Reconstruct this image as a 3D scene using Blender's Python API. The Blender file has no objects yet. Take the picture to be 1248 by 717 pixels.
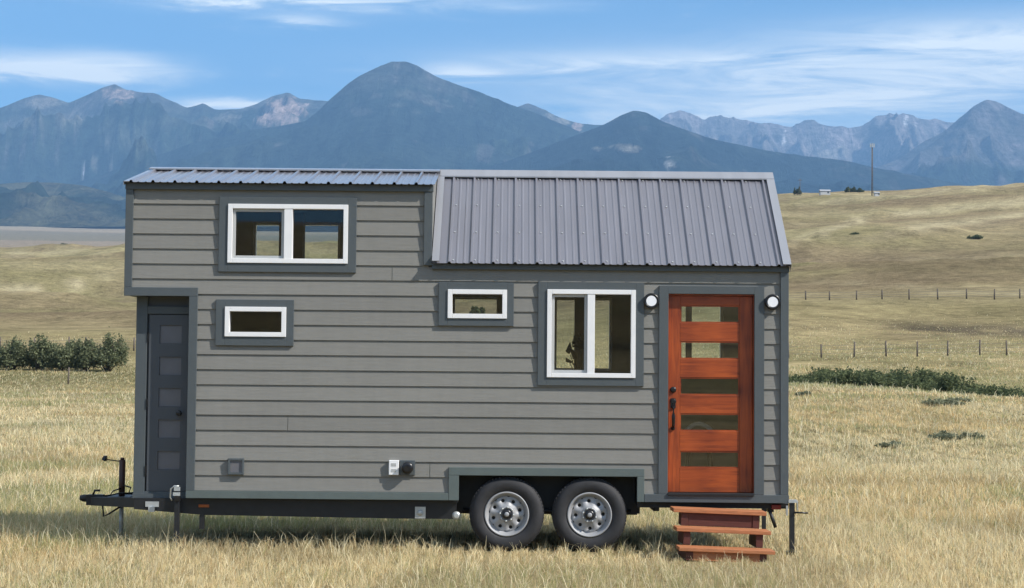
import bpy, bmesh, math, random
import numpy as np
from mathutils import Vector, Matrix, Quaternion
R = math.radians
random.seed(7); rng = np.random.default_rng(11)
scn = bpy.context.scene
col = scn.collection

# ------------------------------------------------------------------ camera numbers
F = 2220.0; CX, CY = 624.0, 358.5
PITCH = math.atan(111.5 / F); ROLL = R(0.5); CZ = 1.72; CAMY = -19.0
def ray(px, py):
    u = px - CX; v = py - CY
    c, s = math.cos(ROLL), math.sin(ROLL)
    u, v = u * c + v * s, -u * s + v * c
    f = F * math.cos(PITCH) + v * math.sin(PITCH)
    z = F * math.sin(PITCH) - v * math.cos(PITCH)
    return u / f, z / f

# ------------------------------------------------------------------ materials
def nmat(name):
    m = bpy.data.materials.new(name); m.use_nodes = True
    nt = m.node_tree; nt.nodes.clear()
    out = nt.nodes.new('ShaderNodeOutputMaterial')
    return m, nt, out
def N(nt, t, **kw):
    n = nt.nodes.new(t)
    for k, v in kw.items():
        if k.startswith('_'): setattr(n, k[1:], v)
        else: n.inputs[k.replace('__', ' ')].default_value = v
    return n
def L(nt, a, b): nt.links.new(a, b)
def c4(c): return (c[0], c[1], c[2], 1)
def simple(name, c, rough=.6, metal=0., spec=.5, var=.12, nscale=6., bump=0., bscale=60., stretch=(1,1,1), detail=5):
    m, nt, out = nmat(name)
    b = N(nt, 'ShaderNodeBsdfPrincipled', Roughness=rough, Metallic=metal)
    b.inputs['Specular IOR Level'].default_value = spec
    tc = N(nt, 'ShaderNodeTexCoord'); mp = N(nt, 'ShaderNodeMapping'); mp.inputs['Scale'].default_value = stretch
    L(nt, tc.outputs['Object'], mp.inputs['Vector'])
    no = N(nt, 'ShaderNodeTexNoise', Scale=nscale, Detail=float(detail), Roughness=.6); L(nt, mp.outputs[0], no.inputs['Vector'])
    mr = N(nt, 'ShaderNodeMapRange'); mr.inputs['From Min'].default_value = .25; mr.inputs['From Max'].default_value = .75
    mr.inputs['To Min'].default_value = 1 - var; mr.inputs['To Max'].default_value = 1 + var
    L(nt, no.outputs[0], mr.inputs['Value'])
    vm = N(nt, 'ShaderNodeVectorMath', _operation='SCALE'); vm.inputs[0].default_value = c
    L(nt, mr.outputs[0], vm.inputs['Scale']); L(nt, vm.outputs[0], b.inputs['Base Color'])
    if bump:
        n2 = N(nt, 'ShaderNodeTexNoise', Scale=bscale, Detail=4.); L(nt, mp.outputs[0], n2.inputs['Vector'])
        bu = N(nt, 'ShaderNodeBump', Strength=bump, Distance=.01); L(nt, n2.outputs[0], bu.inputs['Height']); L(nt, bu.outputs[0], b.inputs['Normal'])
    L(nt, b.outputs[0], out.inputs['Surface'])
    return m
M = {}
M['trim'] = simple('painted_trim', (.074, .088, .096), .55, var=.06, bump=.12, bscale=40, stretch=(1, 1, 1))
M['sill'] = simple('painted_sill_band', (.10, .125, .122), .55, var=.08, bump=.12, bscale=40)
M['white'] = simple('white_vinyl', (.80, .80, .81), .35, var=.03)
M['sash'] = simple('grey_vinyl', (.42, .43, .43), .4, var=.03)
M['black'] = simple('black_steel', (.012, .013, .015), .5, var=.3, nscale=12)
M['blackgloss'] = simple('black_hardware', (.01, .01, .012), .3, var=.2)
M['dark'] = simple('dark_underlay', (.02, .021, .024), .9)
M['rubber'] = simple('tyre_rubber', (.022, .022, .025), .75, var=.3, nscale=9, bump=.2, bscale=30)
M['rim'] = simple('silver_wheel', (.33, .335, .35), .55, metal=.2, var=.1)
M['zinc'] = simple('zinc_plate', (.5, .52, .52), .45, metal=.5, var=.15, nscale=20)
M['interior'] = simple('interior_board', (.17, .20, .17), .8, var=.15)
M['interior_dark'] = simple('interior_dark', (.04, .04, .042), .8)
M['storage'] = simple('storage_door_paint', (.066, .074, .086), .5, var=.06)
M['storpanel'] = simple('storage_door_panel', (.135, .135, .15), .4, var=.1)
M['amber'] = simple('amber_lens', (.35, .09, .02), .3)
M['red'] = simple('red_lens', (.25, .015, .015), .25)
M['lampwhite'] = simple('frosted_lens', (.85, .86, .9), .3, var=.02)
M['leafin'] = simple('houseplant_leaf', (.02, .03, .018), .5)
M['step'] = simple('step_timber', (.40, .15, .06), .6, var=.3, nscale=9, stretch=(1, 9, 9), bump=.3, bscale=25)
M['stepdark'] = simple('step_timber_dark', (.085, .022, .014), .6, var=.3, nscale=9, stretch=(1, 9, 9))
M['post'] = simple('weathered_post', (.13, .105, .08), .9, var=.3)
M['wire'] = simple('fence_wire', (.25, .24, .22), .6, metal=.4)
M['shedwhite'] = simple('shed_white', (.5, .5, .5), .6)
M['shedroof'] = simple('shed_roof', (.35, .36, .38), .5)
M['bark'] = simple('bark', (.09, .07, .055), .9, var=.3)

def siding_mat():
    m, nt, out = nmat('lap_siding')
    b = N(nt, 'ShaderNodeBsdfPrincipled', Roughness=.62)
    b.inputs['Specular IOR Level'].default_value = .35
    tc = N(nt, 'ShaderNodeTexCoord'); sx = N(nt, 'ShaderNodeSeparateXYZ'); L(nt, tc.outputs['Object'], sx.inputs[0])
    a = N(nt, 'ShaderNodeMath', _operation='SUBTRACT'); a.inputs[1].default_value = .606; L(nt, sx.outputs[2], a.inputs[0])
    d = N(nt, 'ShaderNodeMath', _operation='DIVIDE'); d.inputs[1].default_value = .157; L(nt, a.outputs[0], d.inputs[0])
    fl = N(nt, 'ShaderNodeMath', _operation='FLOOR'); L(nt, d.outputs[0], fl.inputs[0])
    wn = N(nt, 'ShaderNodeTexWhiteNoise', _noise_dimensions='1D'); L(nt, fl.outputs[0], wn.inputs['W'])
    mp = N(nt, 'ShaderNodeMapping'); mp.inputs['Scale'].default_value = (1.6, 1, 22); L(nt, tc.outputs['Object'], mp.inputs['Vector'])
    no = N(nt, 'ShaderNodeTexNoise', Scale=2.2, Detail=7., Roughness=.65, Distortion=.4); L(nt, mp.outputs[0], no.inputs['Vector'])
    n3 = N(nt, 'ShaderNodeTexNoise', Scale=.9, Detail=3.); L(nt, tc.outputs['Object'], n3.inputs['Vector'])
    s1 = N(nt, 'ShaderNodeMath', _operation='MULTIPLY_ADD'); s1.inputs[1].default_value = .14; s1.inputs[2].default_value = .72; L(nt, wn.outputs[0], s1.inputs[0])
    s2 = N(nt, 'ShaderNodeMath', _operation='MULTIPLY_ADD'); s2.inputs[1].default_value = .30; L(nt, no.outputs[0], s2.inputs[0]); L(nt, s1.outputs[0], s2.inputs[2])
    s3 = N(nt, 'ShaderNodeMath', _operation='MULTIPLY_ADD'); s3.inputs[1].default_value = .16; L(nt, n3.outputs[0], s3.inputs[0]); L(nt, s2.outputs[0], s3.inputs[2])
    mpd = N(nt, 'ShaderNodeMapping'); mpd.inputs['Scale'].default_value = (5, 1, .9); L(nt, tc.outputs['Object'], mpd.inputs['Vector'])
    nd = N(nt, 'ShaderNodeTexNoise', Scale=1.6, Detail=6., Roughness=.7); L(nt, mpd.outputs[0], nd.inputs['Vector'])
    s4 = N(nt, 'ShaderNodeMath', _operation='MULTIPLY_ADD'); s4.inputs[1].default_value = .22; L(nt, nd.outputs[0], s4.inputs[0]); s5 = N(nt, 'ShaderNodeMath', _operation='SUBTRACT'); s5.inputs[1].default_value = .11; L(nt, s3.outputs[0], s5.inputs[0]); L(nt, s5.outputs[0], s4.inputs[2]); s3 = s4
    vm = N(nt, 'ShaderNodeVectorMath', _operation='SCALE'); vm.inputs[0].default_value = (.203, .199, .184)
    L(nt, s3.outputs[0], vm.inputs['Scale']); L(nt, vm.outputs[0], b.inputs['Base Color'])
    bu = N(nt, 'ShaderNodeBump', Strength=.35, Distance=.006); L(nt, no.outputs[0], bu.inputs['Height']); L(nt, bu.outputs[0], b.inputs['Normal'])
    L(nt, b.outputs[0], out.inputs['Surface']); return m
M['siding'] = siding_mat()

def metal_roof(name, c, rough=.4):
    m, nt, out = nmat(name)
    b = N(nt, 'ShaderNodeBsdfPrincipled', Metallic=.3); b.inputs['Coat Weight'].default_value = .8; b.inputs['Coat Roughness'].default_value = .16
    tc = N(nt, 'ShaderNodeTexCoord'); mp = N(nt, 'ShaderNodeMapping'); mp.inputs['Scale'].default_value = (4, .6, .6)
    L(nt, tc.outputs['Object'], mp.inputs['Vector'])
    no = N(nt, 'ShaderNodeTexNoise', Scale=2., Detail=5.); L(nt, mp.outputs[0], no.inputs['Vector'])
    r = N(nt, 'ShaderNodeMapRange'); r.inputs['To Min'].default_value = rough - .07; r.inputs['To Max'].default_value = rough + .1; L(nt, no.outputs[0], r.inputs['Value'])
    L(nt, r.outputs[0], b.inputs['Roughness'])
    mr = N(nt, 'ShaderNodeMapRange'); mr.inputs['To Min'].default_value = .85; mr.inputs['To Max'].default_value = 1.15; L(nt, no.outputs[0], mr.inputs['Value'])
    vm = N(nt, 'ShaderNodeVectorMath', _operation='SCALE'); vm.inputs[0].default_value = c
    L(nt, mr.outputs[0], vm.inputs['Scale']); L(nt, vm.outputs[0], b.inputs['Base Color'])
    L(nt, b.outputs[0], out.inputs['Surface']); return m
M['roof'] = metal_roof('ribbed_metal_roof', (.185, .182, .208), .42)
M['cap'] = metal_roof('ridge_metal', (.30, .305, .33), .45)

def wood_mat(name, vertical):
    m, nt, out = nmat(name)
    b = N(nt, 'ShaderNodeBsdfPrincipled', Roughness=.38)
    tc = N(nt, 'ShaderNodeTexCoord'); mp = N(nt, 'ShaderNodeMapping')
    mp.inputs['Scale'].default_value = (14, 14, 1.1) if vertical else (1.1, 14, 14)
    L(nt, tc.outputs['Object'], mp.inputs['Vector'])
    no = N(nt, 'ShaderNodeTexNoise', Scale=2., Detail=8., Roughness=.62, Distortion=.8); L(nt, mp.outputs[0], no.inputs['Vector'])
    n2 = N(nt, 'ShaderNodeTexNoise', Scale=2.6, Detail=2.); L(nt, tc.outputs['Object'], n2.inputs['Vector'])
    ad = N(nt, 'ShaderNodeMath', _operation='MULTIPLY_ADD'); ad.inputs[1].default_value = .45; L(nt, n2.outputs[0], ad.inputs[0]); 
    mu = N(nt, 'ShaderNodeMath', _operation='MULTIPLY'); mu.inputs[1].default_value = .55; L(nt, no.outputs[0], mu.inputs[0]); L(nt, mu.outputs[0], ad.inputs[2])
    cr = N(nt, 'ShaderNodeValToRGB'); cr.color_ramp.elements[0].position = .32; cr.color_ramp.elements[0].color = (.115, .016, .006, 1)
    cr.color_ramp.elements[1].position = .66; cr.color_ramp.elements[1].color = (.43, .088, .018, 1)
    L(nt, ad.outputs[0], cr.inputs[0]); L(nt, cr.outputs[0], b.inputs['Base Color'])
    L(nt, b.outputs[0], out.inputs['Surface']); return m
M['woodv'] = wood_mat('stained_wood_upright', True); M['woodh'] = wood_mat('stained_wood_rail', False)

def glass_mat(name, tint, gl=1.0, mixbase=0.0):
    m, nt, out = nmat(name)
    t = N(nt, 'ShaderNodeBsdfTransparent', Color=c4(tint)); g = N(nt, 'ShaderNodeBsdfGlossy', Roughness=.01)
    fr = N(nt, 'ShaderNodeFresnel', IOR=1.45)
    mu = N(nt, 'ShaderNodeMath', _operation='MULTIPLY_ADD'); mu.inputs[1].default_value = gl; mu.inputs[2].default_value = mixbase
    L(nt, fr.outputs[0], mu.inputs[0])
    mx = N(nt, 'ShaderNodeMixShader'); mu.use_clamp = True; L(nt, mu.outputs[0], mx.inputs[0]); L(nt, t.outputs[0], mx.inputs[1]); L(nt, g.outputs[0], mx.inputs[2])
    L(nt, mx.outputs[0], out.inputs['Surface']); return m
M['glass'] = glass_mat('window_glass', (.80, .84, .82), 2.2, 0.0)
M['doorglass'] = glass_mat('door_glass', (.78, .86, .84), 2.4, .08)

# ------------------------------------------------------------------ mesh helpers
def box(bm, x0, x1, y0, y1, z0, z1, mi=0):
    vs = [bm.verts.new(p) for p in ((x0,y0,z0),(x1,y0,z0),(x1,y1,z0),(x0,y1,z0),(x0,y0,z1),(x1,y0,z1),(x1,y1,z1),(x0,y1,z1))]
    for f in ((0,3,2,1),(4,5,6,7),(0,1,5,4),(1,2,6,5),(2,3,7,6),(3,0,4,7)):
        fc = bm.faces.new([vs[i] for i in f]); fc.material_index = mi
def prism(bm, pts, axis, a, b):
    """extrude a 2D polygon along an axis; pts are the two other coordinates in order"""
    def mk(p, q):
        if axis == 'x': return (q, p[0], p[1])
        if axis == 'y': return (p[0], q, p[1])
        return (p[0], p[1], q)
    A = [bm.verts.new(mk(p, a)) for p in pts]; B = [bm.verts.new(mk(p, b)) for p in pts]
    n = len(pts); bm.faces.new(A); bm.faces.new(B[::-1])
    for i in range(n): bm.faces.new((A[i], B[i], B[(i+1) % n], A[(i+1) % n]))
def tube(bm, pts, rad, seg=8, cap=True):
    rings = []
    n = len(pts)
    for i, p in enumerate(pts):
        p = Vector(p)
        t = (Vector(pts[min(i+1, n-1)]) - Vector(pts[max(i-1, 0)])).normalized()
        up = Vector((0,0,1)) if abs(t.z) < .9 else Vector((0,1,0))
        a = t.cross(up).normalized(); b = t.cross(a)
        r = rad[i] if isinstance(rad, (list, tuple)) else rad
        rings.append([bm.verts.new(p + a*math.cos(2*math.pi*k/seg)*r + b*math.sin(2*math.pi*k/seg)*r) for k in range(seg)])
    for i in range(n-1):
        for k in range(seg):
            f = bm.faces.new((rings[i][k], rings[i][(k+1)%seg], rings[i+1][(k+1)%seg], rings[i+1][k])); f.smooth = True
    if cap: bm.faces.new(rings[0]); bm.faces.new(rings[-1][::-1])
def lathe(bm, prof, c, axis='y', seg=40, close=False, mi=0):
    """prof = [(r, a)], a along axis (y or z) from c"""
    rings = []
    for r, a in prof:
        ring = []
        for k in range(seg):
            t = 2*math.pi*k/seg
            if axis == 'y': p = (c[0]+r*math.cos(t), c[1]+a, c[2]+r*math.sin(t))
            else: p = (c[0]+r*math.cos(t), c[1]+r*math.sin(t), c[2]+a)
            ring.append(bm.verts.new(p))
        rings.append(ring)
    n = len(rings)
    for i in range(n if close else n-1):
        A, B = rings[i], rings[(i+1) % n]
        for k in range(seg):
            f = bm.faces.new((A[k], A[(k+1)%seg], B[(k+1)%seg], B[k])); f.smooth = True; f.material_index = mi
    if not close:
        bm.faces.new(rings[0]).material_index = mi; bm.faces.new(rings[-1][::-1]).material_index = mi
def obj(name, bm, mats, parent=None, bevel=0, recalc=True):
    if recalc: bmesh.ops.recalc_face_normals(bm, faces=bm.faces)
    me = bpy.data.meshes.new(name); bm.to_mesh(me); bm.free()
    for m in (mats if isinstance(mats, (list, tuple)) else [mats]): me.materials.append(m)
    o = bpy.data.objects.new(name, me); col.objects.link(o)
    if parent: o.parent = parent
    if bevel:
        md = o.modifiers.new('edge', 'BEVEL'); md.width = bevel; md.segments = 2; md.limit_method = 'ANGLE'; md.angle_limit = R(40)
    return o
def raw(name, verts, faces, mats, parent=None, smooth=False, attrs=None):
    me = bpy.data.meshes.new(name)
    V = np.asarray(verts, dtype=np.float32); Fc = np.asarray(faces, dtype=np.int32)
    nf, k = Fc.shape
    me.vertices.add(len(V)); me.vertices.foreach_set('co', V.ravel())
    me.loops.add(nf*k); me.loops.foreach_set('vertex_index', Fc.ravel())
    me.polygons.add(nf); me.polygons.foreach_set('loop_start', np.arange(0, nf*k, k, dtype=np.int32))
    me.polygons.foreach_set('loop_total', np.full(nf, k, dtype=np.int32))
    if smooth: me.polygons.foreach_set('use_smooth', np.ones(nf, dtype=bool))
    me.update(calc_edges=True)
    for an, (typ, arr) in (attrs or {}).items():
        at = me.attributes.new(an, typ, 'POINT')
        at.data.foreach_set('vector' if typ == 'FLOAT_VECTOR' else ('color' if typ == 'FLOAT_COLOR' else 'value'), np.asarray(arr, dtype=np.float32).ravel())
    for m in (mats if isinstance(mats, (list, tuple)) else [mats]): me.materials.append(m)
    o = bpy.data.objects.new(name, me); col.objects.link(o)
    if parent: o.parent = parent
    return o
def tag(o, label=None, cat=None, group=None, kind=None):
    if label: o['label'] = label
    if cat: o['category'] = cat
    if group: o['group'] = group
    if kind: o['kind'] = kind
    return o
def empty(name, loc, rot=(0,0,0)):
    o = bpy.data.objects.new(name, None); col.objects.link(o); o.location = loc; o.rotation_euler = rot; o.empty_display_size = .2
    return o
def copy_tree(o, parent=None):
    c = o.copy(); col.objects.link(c)
    if parent: c.parent = parent
    for ch in list(o.children): copy_tree(ch, c)
    return c

# ------------------------------------------------------------------ numpy noise
_perm = rng.permutation(1024)
def vnoise(x, y, seed=0):
    xi = np.floor(x).astype(np.int64); yi = np.floor(y).astype(np.int64)
    xf = x - xi; yf = y - yi
    u = xf*xf*xf*(xf*(xf*6-15)+10); v = yf*yf*yf*(yf*(yf*6-15)+10)
    def h(a, b): return _perm[(_perm[(a + seed*37) & 1023] + b) & 1023] / 1023.0
    return (h(xi, yi)*(1-u)+h(xi+1, yi)*u)*(1-v) + (h(xi, yi+1)*(1-u)+h(xi+1, yi+1)*u)*v
def fbm(x, y, o=5, seed=0, g=.5):
    s = 0; a = 1; t = 0
    for i in range(o):
        s = s + a*vnoise(x*2**i + 13.7*i, y*2**i - 7.1*i, seed+i); t += a; a *= g
    return s/t
def ridged(x, y, o=6, seed=0, g=.5):
    s = 0; a = 1; t = 0; w = 1
    for i in range(o):
        n = 1 - np.abs(2*vnoise(x*2**i + 5.3*i, y*2**i + 9.7*i, seed+i) - 1)
        n = n*n*w; w = np.clip(n*1.6, 0, 1)
        s = s + a*n; t += a; a *= g
    return s/t
def sstep(a, b, x):
    t = np.clip((x-a)/(b-a), 0, 1); return t*t*(3-2*t)

# ------------------------------------------------------------------ terrain height
PXS = [-250, 0, 160, 380, 620, 800, 960, 1100, 1248, 1450]
FLAT = 0
TAB = {   # distance from the viewpoint -> picture row the ground reaches there, measured from the photograph
 0:    [(60,FLAT),(100,497),(137,474),(150,455),(185,436),(300,392),(440,359),(700,333),(1100,312),(1300,318),(2200,306),(4000,288),(6500,277),(16000,277)],
 160:  [(60,FLAT),(100,497),(137,474),(150,455),(185,434),(300,390),(440,356),(700,330),(1100,308),(1300,314),(2200,304),(4000,288),(6500,277),(16000,277)],
 380:  [(60,FLAT),(100,497),(137,474),(150,457),(185,437),(300,390),(440,352),(700,322),(1100,296),(1300,302),(2200,300),(4000,288),(6500,277),(16000,277)],
 620:  [(60,FLAT),(100,490),(137,470),(150,459),(185,437),(300,383),(440,350),(700,313),(1000,284),(1300,292),(2200,292),(4000,285),(6500,277),(16000,277)],
 800:  [(60,FLAT),(100,478),(130,472),(150,455),(170,439),(260,375),(400,343),(600,300),(800,268),(950,255),(1200,262),(2200,270),(6500,274),(16000,274)],
 960:  [(50,FLAT),(80,485),(105,467),(122,470),(135,455),(164,440),(260,366),(400,335),(600,293),(800,258),(950,241),(1200,262),(2200,270),(6500,274),(16000,274)],
 1100: [(50,FLAT),(80,488),(100,474),(120,478),(135,458),(164,438),(215,410),(260,371),(400,333),(600,287),(800,251),(950,234),(1200,258),(2200,268),(6500,272),(16000,272)],
 1248: [(45,FLAT),(75,498),(92,487),(110,494),(130,468),(164,436),(215,412),(260,378),(400,332),(600,284),(800,244),(950,224),(1200,250),(2200,264),(6500,270),(16000,270)],
}
TAB[-250] = TAB[0]; TAB[1450] = TAB[1248]
ND, NP = 420, 140
LD = np.linspace(math.log(10), math.log(16000), ND); PG = np.linspace(-250, 1450, NP)
colz = []
for px in PXS:
    ds = [10]; zs = [0.0]
    for d, py in TAB[px]:
        if py == FLAT: ds.append(d); zs.append(0.0)
        else: ds.append(d); zs.append(CZ + d*ray(px, py)[1])
    colz.append(np.interp(LD, np.log(ds), np.array(zs)/np.array(ds)))   # store slope z/d: smooth in log d
colz = np.array(colz)
ZT = np.array([np.interp(PG, PXS, colz[:, k]) for k in range(ND)]).T
ker = np.exp(-np.linspace(-2, 2, 9)**2); ker /= ker.sum()
def sm(a, ax, n):
    for _ in range(n):
        a = np.apply_along_axis(lambda v: np.convolve(np.pad(v, 4, mode='edge'), ker, mode='valid'), ax, a)
    return a
ZT = sm(ZT, 1, 2); ZT = sm(ZT, 0, 6)
def _look(pxx, ld):
    i = np.clip((pxx-PG[0])/(PG[1]-PG[0]), 0, NP-1.001); j = np.clip((ld-LD[0])/(LD[1]-LD[0]), 0, ND-1.001)
    i0 = i.astype(int); j0 = j.astype(int); a = i-i0; b = j-j0
    return (ZT[i0,j0]*(1-a)+ZT[i0+1,j0]*a)*(1-b)+(ZT[i0,j0+1]*(1-a)+ZT[i0+1,j0+1]*a)*b
def height(x, y):
    x = np.asarray(x, float); y = np.asarray(y, float)
    dx = x; dy = y - CAMY; r = np.maximum(np.hypot(dx, dy), 1.0)
    az = np.arctan2(dx, dy)
    pxx = 624 + F*np.tan(np.clip(az, -.36, .36))
    ld = np.log(r)
    s = _look(pxx, ld)
    w = sstep(.45, 1.6, np.abs(az))
    sa = .5*(_look(np.full_like(r, 0.), ld)+_look(np.full_like(r, 1248.), ld))
    z = r*(s*(1-w)+sa*w)
    # undulation, growing with distance
    k = sstep(60, 400, r)
    far = sstep(1200, 3000, r)
    und = (fbm(x/140, y/140, 4, 3)-.5)*10.0 + (ridged((x+.5*y)/170, (y-.25*x)/90, 4, 27)-.4)*11.0*sstep(260, 420, r)*(1-sstep(900, 1300, r)) + (fbm(x/38, y/38, 3, 9)-.5)*1.6 + (ridged(x/260+.3*y/260, y/120, 3, 21)-.35)*5.0
    z = z + und*k*(1-far*.6) * sstep(40, 260, r)*.9
    z = z + (fbm(x/9, y/9, 3, 5)-.5)*.10*sstep(24, 60, r)
    return z

# ------------------------------------------------------------------ terrain mesh
def build_ground():
    az = np.concatenate([np.radians(np.arange(-180, -20, 4.)), np.radians(np.arange(-20, 20, .07)), np.radians(np.arange(20, 180, 4.))])
    rr = np.concatenate([[.5, 3, 6, 10], np.exp(np.linspace(math.log(13), math.log(15500), 330))])
    A, RR = np.meshgrid(az, rr)
    X = RR*np.sin(A); Y = CAMY + RR*np.cos(A)
    Z = height(X, Y)
    nr, na = X.shape
    V = np.stack([X, Y, Z], -1).reshape(-1, 3)
    idx = np.arange(nr*na).reshape(nr, na)
    a = idx[:-1, :]; b = np.roll(idx, -1, 1)[:-1, :]; c = np.roll(idx, -1, 1)[1:, :]; d = idx[1:, :]
    Fc = np.stack([a, b, c, d], -1).reshape(-1, 4)
    # colour of the ground cover
    x, y, r = X.ravel(), Y.ravel(), RR.ravel()
    pxx = 624 + F*np.tan(np.clip(A.ravel(), -.36, .36))
    big = fbm(x/90, y/55, 4, 31); mid = fbm(x/14, y/26, 4, 41); str_ = fbm(x/300, y/45, 4, 51)
    straw = np.array([.54, .43, .23]); olive = np.array([.25, .225, .105]); brown = np.array([.25, .19, .115]); green = np.array([.085, .105, .045]); pale = np.array([.43, .36, .21])
    C = straw[None]*np.ones((len(x), 1))
    def mix(C, c, w): w = np.clip(w, 0, 1)[:, None]; return C*(1-w)+c[None]*w
    C = mix(C, olive, sstep(.42, .62, mid)*.55*sstep(20, 60, r))
    hill = sstep(150, 330, r)
    C = mix(C, np.array([.325, .26, .145]), hill)
    C = mix(C, olive, hill*sstep(.44, .60, big)*.65)
    C = mix(C, brown, hill*sstep(.50, .66, str_)*.7)
    C = mix(C, pale, hill*sstep(.55, .66, fbm(x/180+4, y/30, 4, 61))*.45)
    C = mix(C, brown*.8, hill*sstep(.55, .7, mid)*.35)
    pyy = 470-(Z.ravel()-CZ)/r*F+(pxx-624)*.00873
    def track(C, pts, wd, c, am):
        yy = np.interp(pxx, [p[0] for p in pts], [p[1] for p in pts])
        k = np.exp(-((pyy-yy+(fbm(x/30, y/30, 3, 81)-.5)*6)/wd)**2)*sstep(pts[0][0]-20, pts[0][0]+90, pxx)*(1-sstep(pts[-1][0]-80, pts[-1][0], pxx))*sstep(230, 280, r)*(r < 1150)
        return mix(C, c, k*am)
    lite = np.array([.52, .44, .27])
    for pts, wd, am in (([(930,306),(1000,285),(1060,268),(1150,261),(1330,250)], 3.6, .9), ([(1040,300),(1110,283),(1180,276),(1330,262)], 4.0, .85), ([(930,252),(1100,243),(1330,225)], 3, .5),
                        ([(-80,350),(20,356),(70,354),(110,345),(170,334)], 4.0, 1.), ([(-80,316),(60,314),(170,310)], 2.5, .6), ([(970,345),(1090,352),(1200,360),(1330,366)], 2.5, .35)):
        C = track(C, pts, wd, lite, am)
    for pts, wd, am in (([(930,262),(1100,250),(1330,238)], 5, .5), ([(1000,320),(1120,325),(1330,322)], 5, .45), ([(-80,375),(60,380),(170,372)], 6, .3), ([(1000,296),(1330,270)], 4, .3)):
        C = track(C, pts, wd, brown*.85, am)
    # green gully bottom on the right, eroded bank behind the first fence
    gul = np.exp(-((r-(118-.02*(pxx-960)))/13)**2)*sstep(900, 960, pxx)
    C = mix(C, green*1.15, gul*1.1)
    g2 = np.exp(-((r-150)/12)**2)*sstep(.4, .55, mid)
    C = mix(C, olive*.9, g2)
    bank = np.exp(-((r-(222))/11)**2)*sstep(1040, 1120, pxx)*sstep(.3, .55, fbm(x/11, y/7, 4, 71)+.1)
    C = mix(C, np.array([.13, .105, .075]), bank*.9)
    # far valley floor on the left
    v = sstep(1150, 1500, r)
    C = mix(C, np.array([.27, .22, .16]), v)
    rv = r; r = r*(1+.25*(fbm(x/900, y/500, 4, 141)-.5))
    C = mix(C, np.array([.18, .165, .12]), v*.8*sstep(2500, 2700, r)*(1-sstep(4000, 4300, r)))
    C = mix(C, np.array([.33, .28, .20]), .7*sstep(4200, 4700, r)*(1-sstep(5000, 5600, r)))
    r = rv
    m, nt, out = nmat('dry_grassland')
    b = N(nt, 'ShaderNodeBsdfDiffuse')
    at = N(nt, 'ShaderNodeAttribute', _attribute_name='cover')
    tc = N(nt, 'ShaderNodeNewGeometry')
    n1 = N(nt, 'ShaderNodeTexNoise', Scale=.5, Detail=12., Roughness=.8); L(nt, tc.outputs['Position'], n1.inputs['Vector'])
    n2 = N(nt, 'ShaderNodeTexNoise', Scale=.09, Detail=12., Roughness=.8); L(nt, tc.outputs['Position'], n2.inputs['Vector'])
    ad = N(nt, 'ShaderNodeMath', _operation='ADD'); L(nt, n1.outputs[0], ad.inputs[0]); L(nt, n2.outputs[0], ad.inputs[1])
    mr = N(nt, 'ShaderNodeMapRange'); mr.inputs['From Min'].default_value = .78; mr.inputs['From Max'].default_value = 1.22; mr.inputs['To Min'].default_value = .52; mr.inputs['To Max'].default_value = 1.45
    L(nt, ad.outputs[0], mr.inputs['Value'])
    vm = N(nt, 'ShaderNodeVectorMath', _operation='SCALE'); L(nt, at.outputs['Color'], vm.inputs[0]); L(nt, mr.outputs[0], vm.inputs['Scale'])
    L(nt, vm.outputs[0], b.inputs['Color'])
    bu = N(nt, 'ShaderNodeBump', Strength=.6, Distance=.25); L(nt, n1.outputs[0], bu.inputs['Height'])
    b2 = N(nt, 'ShaderNodeBump', Strength=.8, Distance=3.5); L(nt, n2.outputs[0], b2.inputs['Height']); L(nt, bu.outputs[0], b2.inputs['Normal']); L(nt, b2.outputs[0], b.inputs['Normal'])
    L(nt, b.outputs[0], out.inputs['Surface'])
    C4 = np.concatenate([C, np.ones((len(x), 1))], 1)
    o = raw('ground', V, Fc, m, smooth=True, attrs={'cover': ('FLOAT_COLOR', C4)})
    tag(o, 'dry grassland running from the trailer to the rolling hills', 'ground', kind='structure')
build_ground()

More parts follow.
